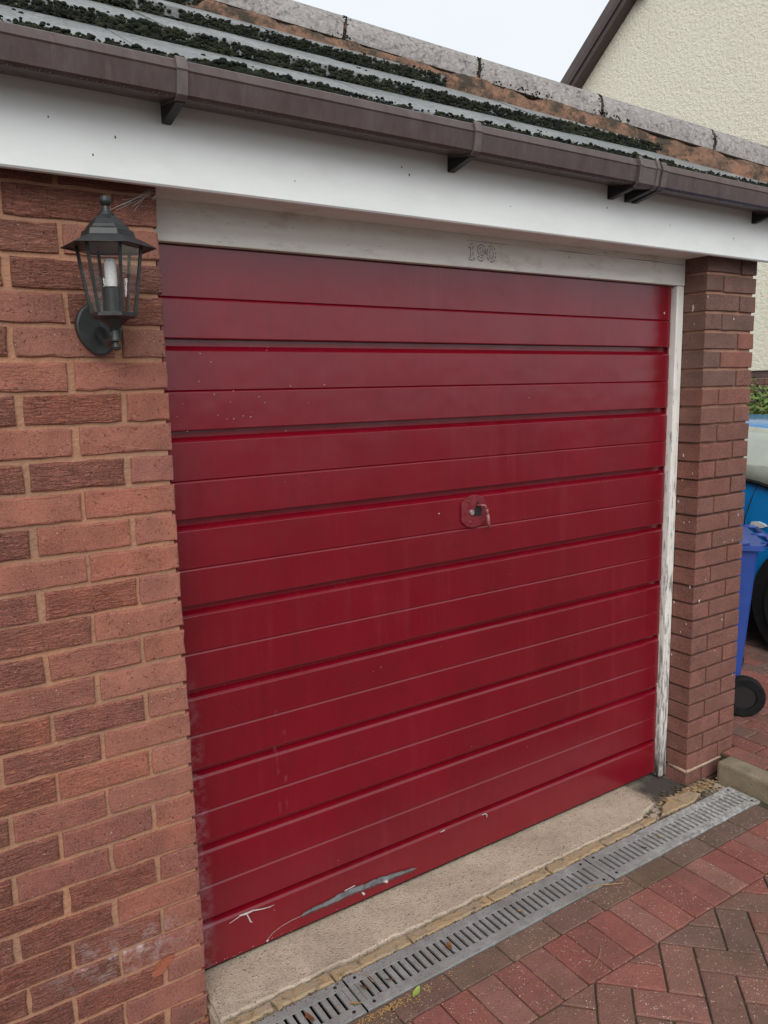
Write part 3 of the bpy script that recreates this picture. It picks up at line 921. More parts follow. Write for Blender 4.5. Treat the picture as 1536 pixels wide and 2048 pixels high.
t_ = ribbon(ell(1.080, zb + .034, .007, .0085), .0020, YN, True, 7); nine.add(t_.v, t_.f)
t_ = ribbon([(1.0965, zb + .034), (1.097, zb + .022), (1.093, zb + .009), (1.085, zb + .001), (1.076, zb - .001), (1.067, zb + .003), (1.064, zb + .011), (1.069, zb + .015), (1.073, zb + .011), (1.078, zb + .008), (1.084, zb + .010), (1.087, zb + .018)], .0024, YN, False, 8); nine.add(t_.v, t_.f)
zero = ribbon(ell(1.122, zb + .0245, .0185, .0255), .0026, YN, True, 9)
t_ = ribbon(ell(1.122, zb + .0245, .0085, .0165), .0020, YN, True, 12); zero.add(t_.v, t_.f)
for mb in (m1, nine, zero):
    for s_ in range(2):
        pass
    mk('digit', mb, 'grime', frame)
bpy.data.objects.remove(dg)

# ------------------------------------------------------------------ the up-and-over door
door = link('garage_door', None, garage, (1.065, .13, 0))
D0, D1 = .0300, 2.0765
T = [2.155 - v for v in (.2162, .4543, .6934, .9329, 1.170, 1.4081, 1.6421, 1.8747)]
G = [2.155 - v for v in (.3215, .5607, .798, 1.0367, 1.2760, 1.5108, 1.7412, 1.9791)]
L = [2.155 - v for v in (.3495, .5888, .8271, 1.0640, 1.3025, 1.5370, 1.7690, 2.0022)]
def board(prof, x0=D0, x1=D1):
    n_ = 24
    mb = MB()
    vs = []
    for i in range(n_ + 1):
        x_ = x0 + (x1 - x0) * i / n_
        for (y, z) in prof:
            vs.append((x_, y + (.0012 * noise.noise((x_ * 1.7, z * 2.3, 4)) if y < .126 else 0), z + .0006 * noise.noise((x_ * 2, 8, z * 5))))
    k_ = len(prof); fs = []
    for i in range(n_):
        for j in range(k_): fs.append((i * k_ + j, i * k_ + (j + 1) % k_, (i + 1) * k_ + (j + 1) % k_, (i + 1) * k_ + j))
    fs.append(tuple(range(k_ - 1, -1, -1))); fs.append(tuple(n_ * k_ + j for j in range(k_)))
    mb.add(vs, fs)
    return mk('door_panel', mb, 'door', door)
YF = .120
def top_of_A(l, g): return [(.150, g - .0005), (.141, g - .0005), (.141, l + .0105), (.1262, l + .0024), (YF + .0010, l - .0022), (YF, l - .0038)]
def low_of_A(t): return [(YF, t + .0016), (YF + .0006, t + .0005), (YF + .0018, t + .0001), (.150, t + .0001)]
def top_of_B(t): return [(.150, t - .0001), (YF + .0046, t - .0001), (YF + .0009, t - .0046), (YF, t - .0066)]
def low_of_B(g): return [(YF, g + .0035), (YF + .0012, g + .0012), (YF + .006, g + .0002), (.150, g + .0002)]
board([(.150, 2.0690), (YF + .004, 2.0690), (YF, 2.0655)] + low_of_A(T[0]))
for i in range(8):
    board(top_of_B(T[i]) + low_of_B(G[i]))
    if i < 7: board(top_of_A(L[i], G[i]) + low_of_A(T[i + 1]))
board(top_of_A(L[7], G[7]) + [(YF, .0225), (YF + .0025, .0200), (.150, .0200)])
mk('edge_flange', MB().box(2.0775, 2.0850, .1285, .15, .022, 2.066), 'door', door)
mk('backing', MB().box(.02, 2.11, .1515, .156, .018, 2.069), 'dark', door)
mk('rubber_strip', MB().box(D0, D1, .123, .148, .0158, .0196), 'rubber', door)
# scrape of bare metal along the bottom board, with curled paint
q = random.Random(4)
def patch(name, top, bot, mat, y):
    mb = MB(); n_ = len(top)
    vs = [(x_, y, z) for x_, z in top] + [(x_, y, z) for x_, z in bot]
    mb.add(vs, [(i, i + 1, n_ + i + 1, n_ + i) for i in range(n_ - 1)])
    o = mk(name, mb, mat, door)
    return o
tp, bt = [], []
for i in range(181):
    t = i / 180; x_ = .345 + .455 * t
    zc = .058 + .017 * math.sin(math.pi * (t * .95 + .05)) - .012 * t + .004 * noise.noise((t * 6, 1, 0))
    zc += .006 * (t > .55) * (t - .55) * 3
    hw = .0098 * max(.06, (math.sin(math.pi * t) ** .6)) * (1 + .45 * noise.noise((t * 14, 5, 0))) + .0035 * max(0, noise.noise((t * 30, 9, 2))) + .0022 * noise.noise((t * 85, 3, 2)) + .0012 * noise.noise((t * 200, 3, 7))
    tp.append((x_, zc + hw)); bt.append((x_, zc - hw * .9))
MAT['primer'] = m_plain('rusty_undercoat', (0.10, 0.028, 0.022), 0.8, (0.055, 0.018, 0.016), 55, 0.001, 120)
pt_ = [(x_ , z_ + .0035 + .003 * noise.noise((x_ * 60, 2, 5))) for x_, z_ in tp]; pb_ = [(x_, z_ - .006 - .006 * max(0, noise.noise((x_ * 38, 7, 1)))) for x_, z_ in bt]
patch('undercoat', pt_[6:-5], pb_[6:-5], 'primer', YF - .0017)
patch('bare_metal_scrape', tp, bt, 'bare', YF - .0022)
mk('paint_flake', MB().add([(.512, .1170, .083), (.552, .1168, .0865), (.552, .1172, .0895), (.512, .1173, .086), (.575, .1172, .052), (.584, .1155, .040), (.590, .1158, .043), (.582, .1172, .053), (.66, .1170, .058), (.676, .115, .048), (.682, .116, .053), (.676, .1172, .060)], [(0, 1, 2, 3), (4, 5, 6, 7), (8, 9, 10, 11)]), 'flake', door)
cu = MB()
cu.tube([(.150, .1185, .1485), (.172, .114, .1495), (.194, .1135, .1515)], [.002, .0035, .002], 6)
cu.tube([(.172, .114, .1485), (.176, .109, .137), (.180, .106, .124), (.186, .107, .119)], [.002, .0024, .0022, .001], 6)
cu.tube([(.194, .113, .151), (.22, .108, .148), (.245, .110, .143), (.262, .114, .141)], [.0018, .0014, .0014, .0008], 6)
cu.tube([(.118, .1180, .1375), (.150, .1175, .1465)], [.0008, .0015], 5)
mk('curled_paint', cu, 'flake', door)
cu = MB()
cu.tube([(1.095, .1185, .1515), (1.11, .117, .1525), (1.117, .115, .147), (1.115, .114, .138)], [.001, .002, .002, .0012], 6)
mk('curled_paint', cu, 'flake', door)
cu = MB()
cu.tube([(.905, .1186, .151), (.925, .1178, .1525)], [.0015, .0015], 5)
mk('curled_paint', cu, 'flake', door)
sc_ = MB()
for (pts_) in ([(.232, .0255), (.236, .032), (.255, .046), (.285, .056), (.32, .061), (.35, .062)],):
    for i in range(len(pts_) - 1):
        a, b = pts_[i], pts_[i + 1]
        sc_.add([(a[0], YF - .0021, a[1] - .0007), (b[0], YF - .0021, b[1] - .0007), (b[0], YF - .0021, b[1] + .0007), (a[0], YF - .0021, a[1] + .0007)], [(0, 1, 2, 3)])
for i in range(60):
    if i < 22: x_, z_ = q.uniform(.06, .5), q.choice((.026, .03, .03, q.uniform(.03, .12)))
    elif i < 34: x_, z_ = q.uniform(.3, 2.0), q.uniform(.1, 1.7)
    else: x_, z_ = D0 + abs(q.gauss(0, .25)), q.uniform(1.55, 1.83)
    s_ = q.uniform(.0007, .0020)
    if i == 0: x_, z_, s_ = 2.035, 1.965, .0055
    if i == 1: x_, z_, s_ = 2.068, .425, .004
    if i == 2: x_, z_, s_ = .913, 1.285, .003
    if i == 3: x_, z_, s_ = .236, .028, .005
    sc_.add([(x_ - s_, YF - .0021, z_), (x_, YF - .0021, z_ - s_), (x_ + s_, YF - .0021, z_), (x_, YF - .0021, z_ + s_)], [(0, 1, 2, 3)])
mk('paint_chip', sc_, 'flake', door)
# lock plate and lever
hx, hz = 1.057, 1.278
def shape_yz(pts, y0, y1):
    return MB().prism(pts, 'y', y0, y1)
pl = []
for i in range(40):
    a = 2 * math.pi * i / 40
    px, pz = .062 * math.cos(a), .056 * math.sin(a)
    px = max(-.0525, min(.0525, px))
    pl.append((hx + px, hz + pz))
MAT['plate'] = m_plain('painted_lock_plate', (0.15, 0.010, 0.018), 0.34, (0.20, 0.030, 0.038), 40, 0.0006, 60)
mk('lock_plate', shape_yz(pl, .112, .1195), 'plate', door, bevel=.002)
mk('lock_recess', shape_yz([(hx + .002, hz - .016), (hx + .030, hz - .018), (hx + .034, hz + .004), (hx + .024, hz + .026), (hx + .014, hz + .034), (hx + .005, hz + .012)], .1105, .1125), 'dark', door)
lv = MB()
lv.tube([(hx + .012, .112, hz + .020), (hx + .014, .096, hz + .022), (hx + .028, .088, hz + .020), (hx + .034, .086, hz + .006)], [.0045, .0045, .005, .0045], 10)
lv.tube([(hx + .034, .086, hz + .008), (hx + .037, .085, hz - .012)], [.0062, .0048], 10)
lv.tube([(hx + .037, .085, hz - .010), (hx + .041, .084, hz - .036), (hx + .045, .086, hz - .060)], [.0058, .0066, .0035], 10)
MAT['lever'] = m_plain('worn_red_lever', (0.20, 0.020, 0.026), 0.32, (0.34, 0.16, 0.16), 90, 0.0006, 80)
mk('lock_lever', lv, 'lever', door, smooth=True)
kc = MB().lathe([(.0095, 0), (.0095, .006), (.008, .008)], 14)
kc.v = [(hx - .012 + a, .1125 - c, hz - .002 + b) for a, b, c in kc.v]
mk('key_cylinder', kc, 'keymetal', door)
for (dx, dz) in ((-.022, .036), (-.016, -.036)):
    rv = MB().lathe([(.0055, 0), (.005, .002), (.003, .0032)], 10)
    rv.v = [(hx + dx + a, .1122 - c, hz + dz + b) for a, b, c in rv.v]
    mk('rivet', rv, 'plate', door)

# ------------------------------------------------------------------ gutter
gut = link('gutter', None, garage, (0.6, -.13, 2.35))
def gprof(o=0.0):
    return [(-.0765, 2.400), (-.0765 , 2.336 - o), (-.084, 2.331 - o), (-.163, 2.3165 - o), (-.174 - o * .5, 2.3155 - o), (-.182 - o, 2.322 - o * .5), (-.1900 - o, 2.3640), (-.1925 - o, 2.3675), (-.1845 - o, 2.3870 + o * .6), (-.1815 - o, 2.3895 + o)]
def gshell(x0, x1, o=0.0, th=.003, bottom=True):
    out = gprof(o)
    n_ = len(out)
    inn = []
    for i, (y, z) in enumerate(out):
        inn.append((y + th if i > 3 else (y - th if i < 1 else y), z + (th if 1 <= i <= 5 else 0)))
    return MB().prism(out + inn[::-1], 'x', x0, x1)
mk('gutter_trough', gshell(-1.62, 2.80), 'gutter', gut)
def bracket(xc, wd=.024):
    m_ = gshell(xc - wd / 2, xc + wd / 2, .0052, .0046)
    b = mk('gutter_bracket', m_, 'bracket', gut)
    arm = MB().prism([(-.0705, 2.345), (-.0705, 2.292), (-.078, 2.291), (-.170, 2.3085), (-.178, 2.3135), (-.165, 2.3136), (-.09, 2.3275), (-.0775, 2.331)], 'x', xc - wd * .42, xc + wd * .42)
    mk('bracket_arm', arm, 'blackpvc', gut)
for xc in (-.80, .010, .822, 1.602, 2.30):
    bracket(xc)
wd = MB(); qd = random.Random(8)
for i in range(420):
    x_ = -1.0 + 3.7 * i / 420 + qd.uniform(-.003, .003); s_ = qd.uniform(.0008, .0026)
    wd.lathe([(s_ * .3, -s_ * 1.3), (s_, -s_ * .5), (s_ * .8, .0006)], 6, (x_, -.1765 + qd.uniform(-.002, .001), 2.3162))
MAT['droplet'] = m_plain('grimy_droplet', (0.035, 0.030, 0.030), 0.15)
kind(mk('water_drops', wd, 'droplet', gut), 'stuff')
mk('gutter_union', gshell(1.478, 1.572, .0046, .0042), 'bracket', gut)
for xc in (1.484, 1.566):
    mk('union_clip', gshell(xc - .007, xc + .007, .0085, .0036), 'bracket', gut)
    arm = MB().prism([(-.0705, 2.345), (-.0705, 2.292), (-.078, 2.291), (-.165, 2.3062), (-.172, 2.311), (-.09, 2.3262), (-.0775, 2.330)], 'x', xc - .010, xc + .010)
    mk('bracket_arm', arm, 'blackpvc', gut)

# ------------------------------------------------------------------ roof
SL = .64
HP = Vector((2.323, 0.185, 2.706)); HD = Vector((-.9216, .3355, .1954)).normalized()       # line of the hip tiles' crown
def hip_y(x): return HP.y + (x - HP.x) / HD.x * HD.y
roof = link('roof', None, garage, (0.5, 0.6, 2.6))
# under-deck: front slope below the tiles and the far slope behind the hip line
def fz(y): return 2.414 + SL * (y + .13)
xl, xr_ = -1.62, 2.80
P0 = (xl, -.1, fz(-.1) - .055); P1 = (2.42, -.1, fz(-.1) - .055)
def hp(x): return (x, hip_y(x), fz(hip_y(x)) - .055)
dk = MB().add([P0, P1, hp(2.42), hp(xl), (xl, 5.4, 2.36), (2.80, 5.4, 2.36), (2.80, -.1, 2.36), (2.80, 1.5, 2.36), (xl, -.1, 2.34), (xl, 5.4, 2.34)],
              [(0, 1, 2, 3), (3, 2, 6, 7, 5, 4), (1, 6, 2), (0, 3, 4, 9, 8)])
mk('roof_deck', dk, 'roofslate', roof)
GA = .29; TW = .315
for k in range(0, 6):
    yk = -.13 + GA * k
    xo = xl - (TW / 2 if k % 2 else 0)
    x0 = xo
    while x0 < 2.75:
        x1 = x0 + TW - .004
        y0, y1 = yk + rnd.uniform(-.004, .004), yk + GA + .04
        # clip against the hip line in plan
        poly = [Vector((max(x0, xl), y0)), Vector((x1, y0)), Vector((x1, y1)), Vector((max(x0, xl), y1))]
        res = []
        f_ = lambda p: (hip_y(p.x) - .02) - p.y
        for i, a in enumerate(poly):
            b = poly[(i + 1) % 4]; fa, fb = f_(a), f_(b)
            if fa >= 0: res.append(a)
            if fa * fb < 0: res.append(a.lerp(b, fa / (fa - fb)))
        if len(res) >= 3 and x1 > xl:
            tsl = SL - .034 / GA
            dz = rnd.uniform(-.002, .002)
            top = [(p.x, p.y, fz(yk) + tsl * (p.y - yk) + dz) for p in res]
            bot = [(a, b, c - .029) for a, b, c in top]
            n_ = len(res)
            cx = sum(p.x for p in res) / n_; cy = sum(p.y for p in res) / n_
            mb = MB().add(top + bot, [tuple(range(n_)), tuple(range(2 * n_ - 1, n_ - 1, -1))] + [(i, n_ + i, n_ + (i + 1) % n_, (i + 1) % n_) for i in range(n_)])
            mk('roof_tile', mb, 'tile', roof, bevel=.003 if n_ == 4 else 0, origin=(cx, cy, fz(cy)))
        x0 += TW
# hip tiles (half-round, lichened) and their mortar bed
ax = HD
sdv = Vector((ax.y, -ax.x, 0)).normalized()          # towards the front
if sdv.y > 0: sdv = -sdv
upv = ax.cross(sdv); upv = upv if upv.z > 0 else -upv
for k in range(-1, 10):
    c0 = HP + HD * (.50 * k + .006); c1 = HP + HD * (.50 * (k + 1) - .006)
    mb = MB(); vs = []; NA = 14
    for (c, s_) in ((c0, 1.0), (c0.lerp(c1, .5), 1.0), (c1, 1.0)):
        for rad_ in (.115, .100):
            for i in range(NA + 1):
                a = math.radians(0 + 190 * i / NA)
                vs.append(c - upv * .115 + sdv * (rad_ * math.cos(a)) + upv * (rad_ * math.sin(a) + .0))
    K = NA + 1; fs = []
    for s_ in range(2):
        o0 = s_ * 2 * K; o1 = (s_ + 1) * 2 * K
        for i in range(NA):
            fs.append((o0 + i, o0 + i + 1, o1 + i + 1, o1 + i)); fs.append((o0 + K + i, o1 + K + i, o1 + K + i + 1, o0 + K + i + 1))
        for e in (0, NA): fs.append((o0 + e, o1 + e, o1 + K + e, o0 + K + e))
    for o0 in (0, 4 * K):
        for i in range(NA): fs.append((o0 + i, o0 + K + i, o0 + K + i + 1, o0 + i + 1))
    mb.add(vs, fs)
    mk('hip_tile', mb, 'hip', roof, smooth=.6, origin=tuple(c0))
# mortar: lumpy strip under the front edge of the hip tiles, plus joints
mb = MB(); vs = []; N = 330; RW = 7
for i in range(N + 1):
    c = HP + HD * (-.5 + 4.6 * i / N)
    yh = c.y
    for j in range(RW):
        t = j / (RW - 1)
        a = c - upv * .115 + sdv * .100 + upv * .0                     # under the tile's front edge
        a = a + upv * .006
        yb = a.y - .048
        foot = Vector((a.x, yb, fz(yb) - .042))
        p = a.lerp(foot, t)
        bulge = .016 * math.sin(math.pi * min(1, t * 1.1)) + 0.018 * (noise.noise((p.x * 14, j * .55, 1)) + .35 * noise.noise((p.x * 45, j * 1.3, 5)))
        p = p + Vector((0, -.6, .55)) * bulge
        vs.append(p)
fs = [(i * RW + j, i * RW + j + 1, (i + 1) * RW + j + 1, (i + 1) * RW + j) for i in range(N) for j in range(RW - 1)]
mb.add(vs, fs)
mk('mortar_bedding', mb, 'hipmortar', roof, smooth=True)
# core filling under the hip tiles so that joints show mortar
mb = MB(); vs = []
for e in (-.5, 4.3):
    c = HP + HD * e
    for i in range(9):
        a = math.radians(-20 + 220 * i / 8)
        vs.append(c - upv * .115 + sdv * (.098 * math.cos(a)) + upv * (.098 * math.sin(a)))
mb.add(vs, [(i, i + 1, 10 + i, 9 + i) for i in range(8)])
mk('hip_core', mb, 'hipmortar', roof, smooth=True)
# moss on the exposed tile edges: one mass of small cushions
ico = bmesh.new(); bmesh.ops.create_icosphere(ico, subdivisions=1, radius=1)
IV = [v.co.copy() for v in ico.verts]; IF = [tuple(v.index for v in fc.verts) for fc in ico.faces]; ico.free()
mo = MB(); qm = random.Random(9)
for k in range(0, 5):
    yk = -.13 + GA * k
    cnt = 5200 if k else 6000
    for i in range(cnt):
        x_ = qm.uniform(-1.0, 2.7)
        if yk > hip_y(x_) - qm.choice((.10, .12, .15, .19)): continue
        dens = noise.noise((x_ * 2.2, k * 3.1, 0)) + .5 * noise.noise((x_ * 11, k, 4)) + .3 * noise.noise((x_ * 33, k, 8))
        if dens < (-.62 if k else -.55) and qm.random() < .85: continue
        s_ = qm.uniform(.0020, .0060) * (.85 + max(0, dens) * 1.1) * (1.5 if qm.random() < .08 else 1)
        zz_ = fz(yk) + max(0, dens) * .006 - (qm.uniform(.0, .040) if k else qm.uniform(-.006, .012)) + (.004 if qm.random() < .25 else 0)
        yy_ = yk - .003 - max(0, dens) * .008 + (qm.uniform(0, .015) if zz_ > fz(yk) - .003 else 0)
        if zz_ > fz(yk) - .003: s_ *= .8
        mo.add([(x_ + v.x * s_ * 1.5 * qm.uniform(.8, 1.2), yy_ + v.y * s_ * 1.1, zz_ + v.z * s_ * qm.uniform(.8, 1.2)) for v in IV], IF)
for i in range(380):        # stray tufts on the tile faces
    k = qm.choice((0, 1, 2, 3)); x_ = qm.uniform(-1.0, 2.6); t_ = qm.random() ** 2.2
    y_ = -.13 + GA * k + GA * t_
    if y_ > hip_y(x_) - .14 or noise.noise((x_ * 2.6, k * 1.7, 3)) < .0: continue
    z_ = fz(-.13 + GA * k) + (SL - .034 / GA) * GA * t_
    s_ = qm.uniform(.0015, .0042)
    mo.add([(x_ + v.x * s_ * 1.8, y_ + v.y * s_ * 1.8, z_ + v.z * s_ * .7) for v in IV], IF)
for i in range(1500):       # moss in the hip joints and along the foot of the hip tiles
    kk = qm.choice((0, 1, 2, 3, 4)) if i < 260 else None
    if kk is not None:
        c = HP + HD * (.50 * kk) + HD * qm.gauss(0, .006)
        a = math.radians(qm.uniform(-5, 95))
        p = c - upv * .115 + sdv * (.114 * math.cos(a)) + upv * (.114 * math.sin(a))
        s_ = qm.uniform(.0018, .0042)
        if kk == 0 and a > .9: continue
    else:
        c = HP + HD * qm.uniform(-.4, 4)
        if noise.noise((c.x * 3.5, 9, 1)) < .12: continue
        a = math.radians(qm.uniform(-4, 10))
        p = c - upv * .115 + sdv * (.113 * math.cos(a)) + upv * (.113 * math.sin(a))
        s_ = qm.uniform(.0018, .0050)
    mo.add([p + v * s_ for v in IV], IF)
kind(mk('moss', mo, 'moss', roof, smooth=True), 'stuff')

# ------------------------------------------------------------------ wall lantern
LX, LY = -.156, -.145
lan = thing('wall_lantern', 'black six-sided coach lantern on the brick wall beside the garage door', 'lantern', (LX, 0, 1.845))
HEX = math.radians(35.5)
def hexl(prof, **kw): return MB().lathe(prof, 6, (LX, LY, 0), HEX, **kw)
# back plate
bp = []
for i in range(40):
    a = 2 * math.pi * i / 40
    px, pz = .052 * math.cos(a), .056 * math.sin(a)
    if pz < 0: px *= 1 - .25 * (pz / -.056) ** 2; pz *= 1.18
    bp.append((LX + px, 1.848 + pz))
mk('back_plate', MB().prism(bp, 'y', -.020, -.0005), 'iron', lan, bevel=.006)
arm = MB().tube([(LX, -.018, 1.835), (LX, -.05, 1.815), (LX, -.09, 1.806), (LX, -.125, 1.812), (LX, LY, 1.828)], [.014, .011, .010, .010, .011], 10)
mk('arm', arm, 'iron', lan, smooth=True)
mk('drop_finial', MB().lathe([(.002, 1.787), (.009, 1.790), (.010, 1.795), (.006, 1.803), (.0055, 1.806), (.0115, 1.8075), (.0115, 1.811), (.009, 1.818), (.0085, 1.829), (.013, 1.838), (.030, 1.852), (.031, 1.8545)], 16, (LX, LY, 0)), 'iron', lan, smooth=.5)
mk('tray', hexl([(.038, 1.8535), (.046, 1.857), (.048, 1.858), (.048, 1.866), (.044, 1.867)]), 'iron', lan)
RB, RT = .0455, .0665; ZB, ZT = 1.866, 2.006
cage = MB()
for i in range(6):
    a = HEX + 2 * math.pi * i / 6
    ca, sa = math.cos(a), math.sin(a)
    cage.tube([(LX + RB * ca, LY + RB * sa, ZB), (LX + RT * ca, LY + RT * sa, ZT)], .0042, 4)
mk('cage', cage, 'iron', lan)
for i in range(6):
    a0 = HEX + 2 * math.pi * i / 6; a1 = a0 + math.pi / 3
    q0 = .99
    vs = [(LX + RB * q0 * math.cos(a0), LY + RB * q0 * math.sin(a0), ZB), (LX + RB * q0 * math.cos(a1), LY + RB * q0 * math.sin(a1), ZB),
          (LX + RT * q0 * math.cos(a1), LY + RT * q0 * math.sin(a1), ZT), (LX + RT * q0 * math.cos(a0), LY + RT * q0 * math.sin(a0), ZT)]
    cc = Vector((LX, LY, 1.93))
    vi = [(v[0] + (cc.x - v[0]) * .03, v[1] + (cc.y - v[1]) * .03, v[2]) for v in vs]
    mk('glass_pane', MB().add(vs + vi, [(0, 1, 2, 3), (7, 6, 5, 4), (0, 4, 5, 1), (1, 5, 6, 2), (2, 6, 7, 3), (3, 7, 4, 0)]), 'pane', lan)
mk('lamp_holder', MB().lathe([(.020, 1.867), (.020, 1.916), (.0175, 1.920)], 16, (LX, LY, 0)), 'iron', lan, smooth=.5)
mk('bulb', MB().lathe([(.0115, 1.9205), (.0125, 1.926), (.0125, 1.968), (.0105, 1.976), (.004, 1.980)], 14, (LX, LY, 0)), 'bulb', lan, smooth=.8)
mk('lantern_roof', hexl([(.088, 2.002), (.098, 1.9985), (.0985, 2.0005), (.062, 2.0185), (.0565, 2.0205), (.053, 2.033), (.046, 2.0365), (.042, 2.043), (.031, 2.056), (.020, 2.064), (.0165, 2.0665)]), 'iron', lan, bevel=.0008)
mk('top_finial', MB().lathe([(.0165, 2.0655), (.0165, 2.069), (.012, 2.071), (.0085, 2.078), (.0075, 2.084), (.0105, 2.088), (.0125, 2.093), (.0125, 2.098), (.009, 2.1035), (.003, 2.106)], 16, (LX, LY, 0)), 'iron', lan, smooth=.6)

# cobweb strands under the fascia by the lantern
wb = MB()
qw = random.Random(2)
for i in range(9):
    a = (-.012 + qw.uniform(-.01, .012), -.006, 2.155 + qw.uniform(-.004, .012))
    b = (-.085 + qw.uniform(-.03, .03), -.004, 2.118 + qw.uniform(-.012, .018))
    m = tuple((p + r_) / 2 + qw.uniform(-.005, .002) for p, r_ in zip(a, b))
    wb.tube([a, m, b], .0004, 3)
web = thing('cobweb', 'thin grey cobweb strands under the fascia above the lantern', 'cobweb', (-.04, 0, 2.13))
mk('strand', wb, 'web', web)

# ------------------------------------------------------------------ house next door
GX = 7.0
house = thing('house', 'cream roughcast house with brown bargeboards and brick base behind the garage', 'house', (11, 2.0, .08))
EY, EZ = 5.62, 4.975
AY = 1.6; sl = .84
AZ = EZ + (EY - AY) * sl
YS = AY - (EY - AY)
hw = MB().prism([(EY, 1.80), (EY, EZ), (AY, AZ), (YS, EZ), (YS, 1.80)], 'x', GX, GX + 9)
mk('rendered_wall', hw, 'render', house)
hb = MB().box(GX + .022, GX + 8.98, YS + .02, EY - .02, -.1, 1.798)
bw = mk('brick_base', hb, 'hbrick', house)
for k in range(0, 9):
    z0 = 1.794 - .075 * (k + 1) + .01
    xx_ = 2.1 + (.1125 if k % 2 else 0)
    while xx_ < 3.4:
        me = bmesh_var(.215, rnd.randrange(6), .065, .05, True)
        o = link('brick', me, bw, (GX + .017, xx_ + .215, z0), (0, 0, -math.pi / 2))
        c = rnd.choice([(0.15, 0.07, 0.058), (0.20, 0.075, 0.058), (0.10, 0.062, 0.058)] if k else [(.085, .06, .056), (.10, .065, .058)])
        o.color = (*c, .1)
        xx_ += .225
rf = MB()
for s_, ye in ((1, EY), (-1, YS)):
    y_o = ye + s_ * .35; z_o = EZ - .35 * sl
    a = [(AY, AZ + .05), (y_o, z_o + .05), (y_o, z_o + .17), (AY, AZ + .19)]
    rf.prism(a, 'x', GX - .16, GX + 9.2)
mk('house_roof', rf, 'roofslate', house)
for s_, ye in ((1, EY), (-1, YS)):
    y_o = ye + s_ * .33; z_o = EZ - .33 * sl
    a = [(AY, AZ - .11), (y_o, z_o - .11), (y_o, z_o + .046), (AY, AZ + .046)]
    mk('bargeboard', MB().prism(a, 'x', GX - .15, GX - .128), 'brown', house)
    a = [(AY, AZ - .03), (y_o, z_o - .03), (y_o, z_o + .047), (AY, AZ + .047)]
    mk('verge_trim', MB().prism(a, 'x', GX - .168, GX - .1505), 'brown', house)
    a = [(AY, AZ - .10), (y_o, z_o - .10), (y_o, z_o - .088), (AY, AZ - .088)]
    mk('verge_soffit', MB().prism(a, 'x', GX - .127, GX - .001), 'brown', house)
mk('purlin_end', MB().box(GX - .12, GX - .002, 4.18, 4.30, 5.93, 6.06), 'brown', house)

# ------------------------------------------------------------------ shrub by the house
def leaf_cloud(center, rad, n, seed, sz):
    qq = random.Random(seed); mb = MB()
    lobes = [(Vector((qq.gauss(0, .45), qq.gauss(0, .45), qq.uniform(-.5, .6))), qq.uniform(.35, .6)) for _ in range(16)]
    for i in range(n):
        lc, lr = qq.choice(lobes)
        d = Vector((qq.gauss(0, 1), qq.gauss(0, 1), qq.gauss(0, 1))).normalized() * (lr * qq.uniform(.55, 1.05))
        p = lc + d
        p = Vector((center[0] + p.x * rad[0], center[1] + p.y * rad[1], center[2] + p.z * rad[2]))
        nrm = (d.normalized() + Vector((qq.uniform(-.6, .6), qq.uniform(-.6, .6), qq.uniform(-.1, .9)))).normalized()
        a = nrm.orthogonal().normalized(); a.rotate(Matrix.Rotation(qq.uniform(0, 6.28), 3, nrm)); b = nrm.cross(a)
        s_ = sz * qq.uniform(.6, 1.25)
        mb.add([p - a * s_, p + b * s_ * .42, p + a * s_, p - b * s_ * .42], [(0, 1, 2, 3)])
    return mb
shr = thing('shrub', 'dense light green shrub between the blue car and the house wall', 'shrub', (6.15, 2.02, .08))
mk('crown', leaf_cloud((6.15, 2.02, 1.14), (.55, .64, .56), 8200, 3, .030), 'leafgreen', shr)
mk('inner_foliage', leaf_cloud((6.15, 2.02, 1.05), (.45, .54, .52), 3600, 5, .036), 'leafdark', shr)
st = MB()
for i in range(5):
    st.tube([(6.15 + .02 * i - .04, 2.02, .07), (6.15 + .1 * (i - 2), 2.02 + .06 * ((i * 2) % 5 - 2), .7), (6.15 + .16 * (i - 2), 2.02 + .12 * ((i * 2) % 5 - 2), 1.2)], [.02, .014, .006], 6)
mk('stem', st, 'wood', shr)

# ------------------------------------------------------------------ wheelie bin (back turned to the street)
BB = Vector((2.820, .120, .080))
back = Vector((.67, -.742, 0)).normalized()          # outward normal of the bin's back
axl = Vector((.742, .67, 0)).normalized()            # along the axle, away from the camera
def bpnt(a, b, z): return BB + axl * a - back * b + Vector((0, 0, z - .08))    # a along axle, b from back towards front
wb_ = thing('wheelie_bin', 'blue wheelie bin with black wheels standing behind the brick pier', 'bin', tuple(BB))
bod = MB()
def ringb(z, a0, a1, b0, b1, r_=.05):
    pts = []
    for (ca, cb, sa, sb, st_) in ((a1 - r_, b1 - r_, 1, 1, 0), (a0 + r_, b1 - r_, -1, 1, 1), (a0 + r_, b0 + r_, -1, -1, 2), (a1 - r_, b0 + r_, 1, -1, 3)):
        for t in range(4):
            an = math.radians(90 * st_ + 30 * t)
            pts.append(bpnt(ca + r_ * math.cos(an), cb + r_ * math.sin(an), z))
    return pts
rg = [ringb(.155, .055, .50, .055, .50), ringb(.30, .040, .515, .045, .53), ringb(.84, .010, .56, .012, .62), ringb(.905, .004, .566, .005, .635), ringb(.905, -.018, .588, -.02, .66), ringb(.930, -.018, .588, -.02, .66)]
vs = [v for q_ in rg for v in q_]; n_ = 16; fs = []
for j in range(len(rg) - 1):
    for i in range(n_): fs.append((j * n_ + i, j * n_ + (i + 1) % n_, (j + 1) * n_ + (i + 1) % n_, (j + 1) * n_ + i))
fs.append(tuple(range(n_ - 1, -1, -1))); fs.append(tuple((len(rg) - 1) * n_ + i for i in range(n_)))
bod.add(vs, fs)
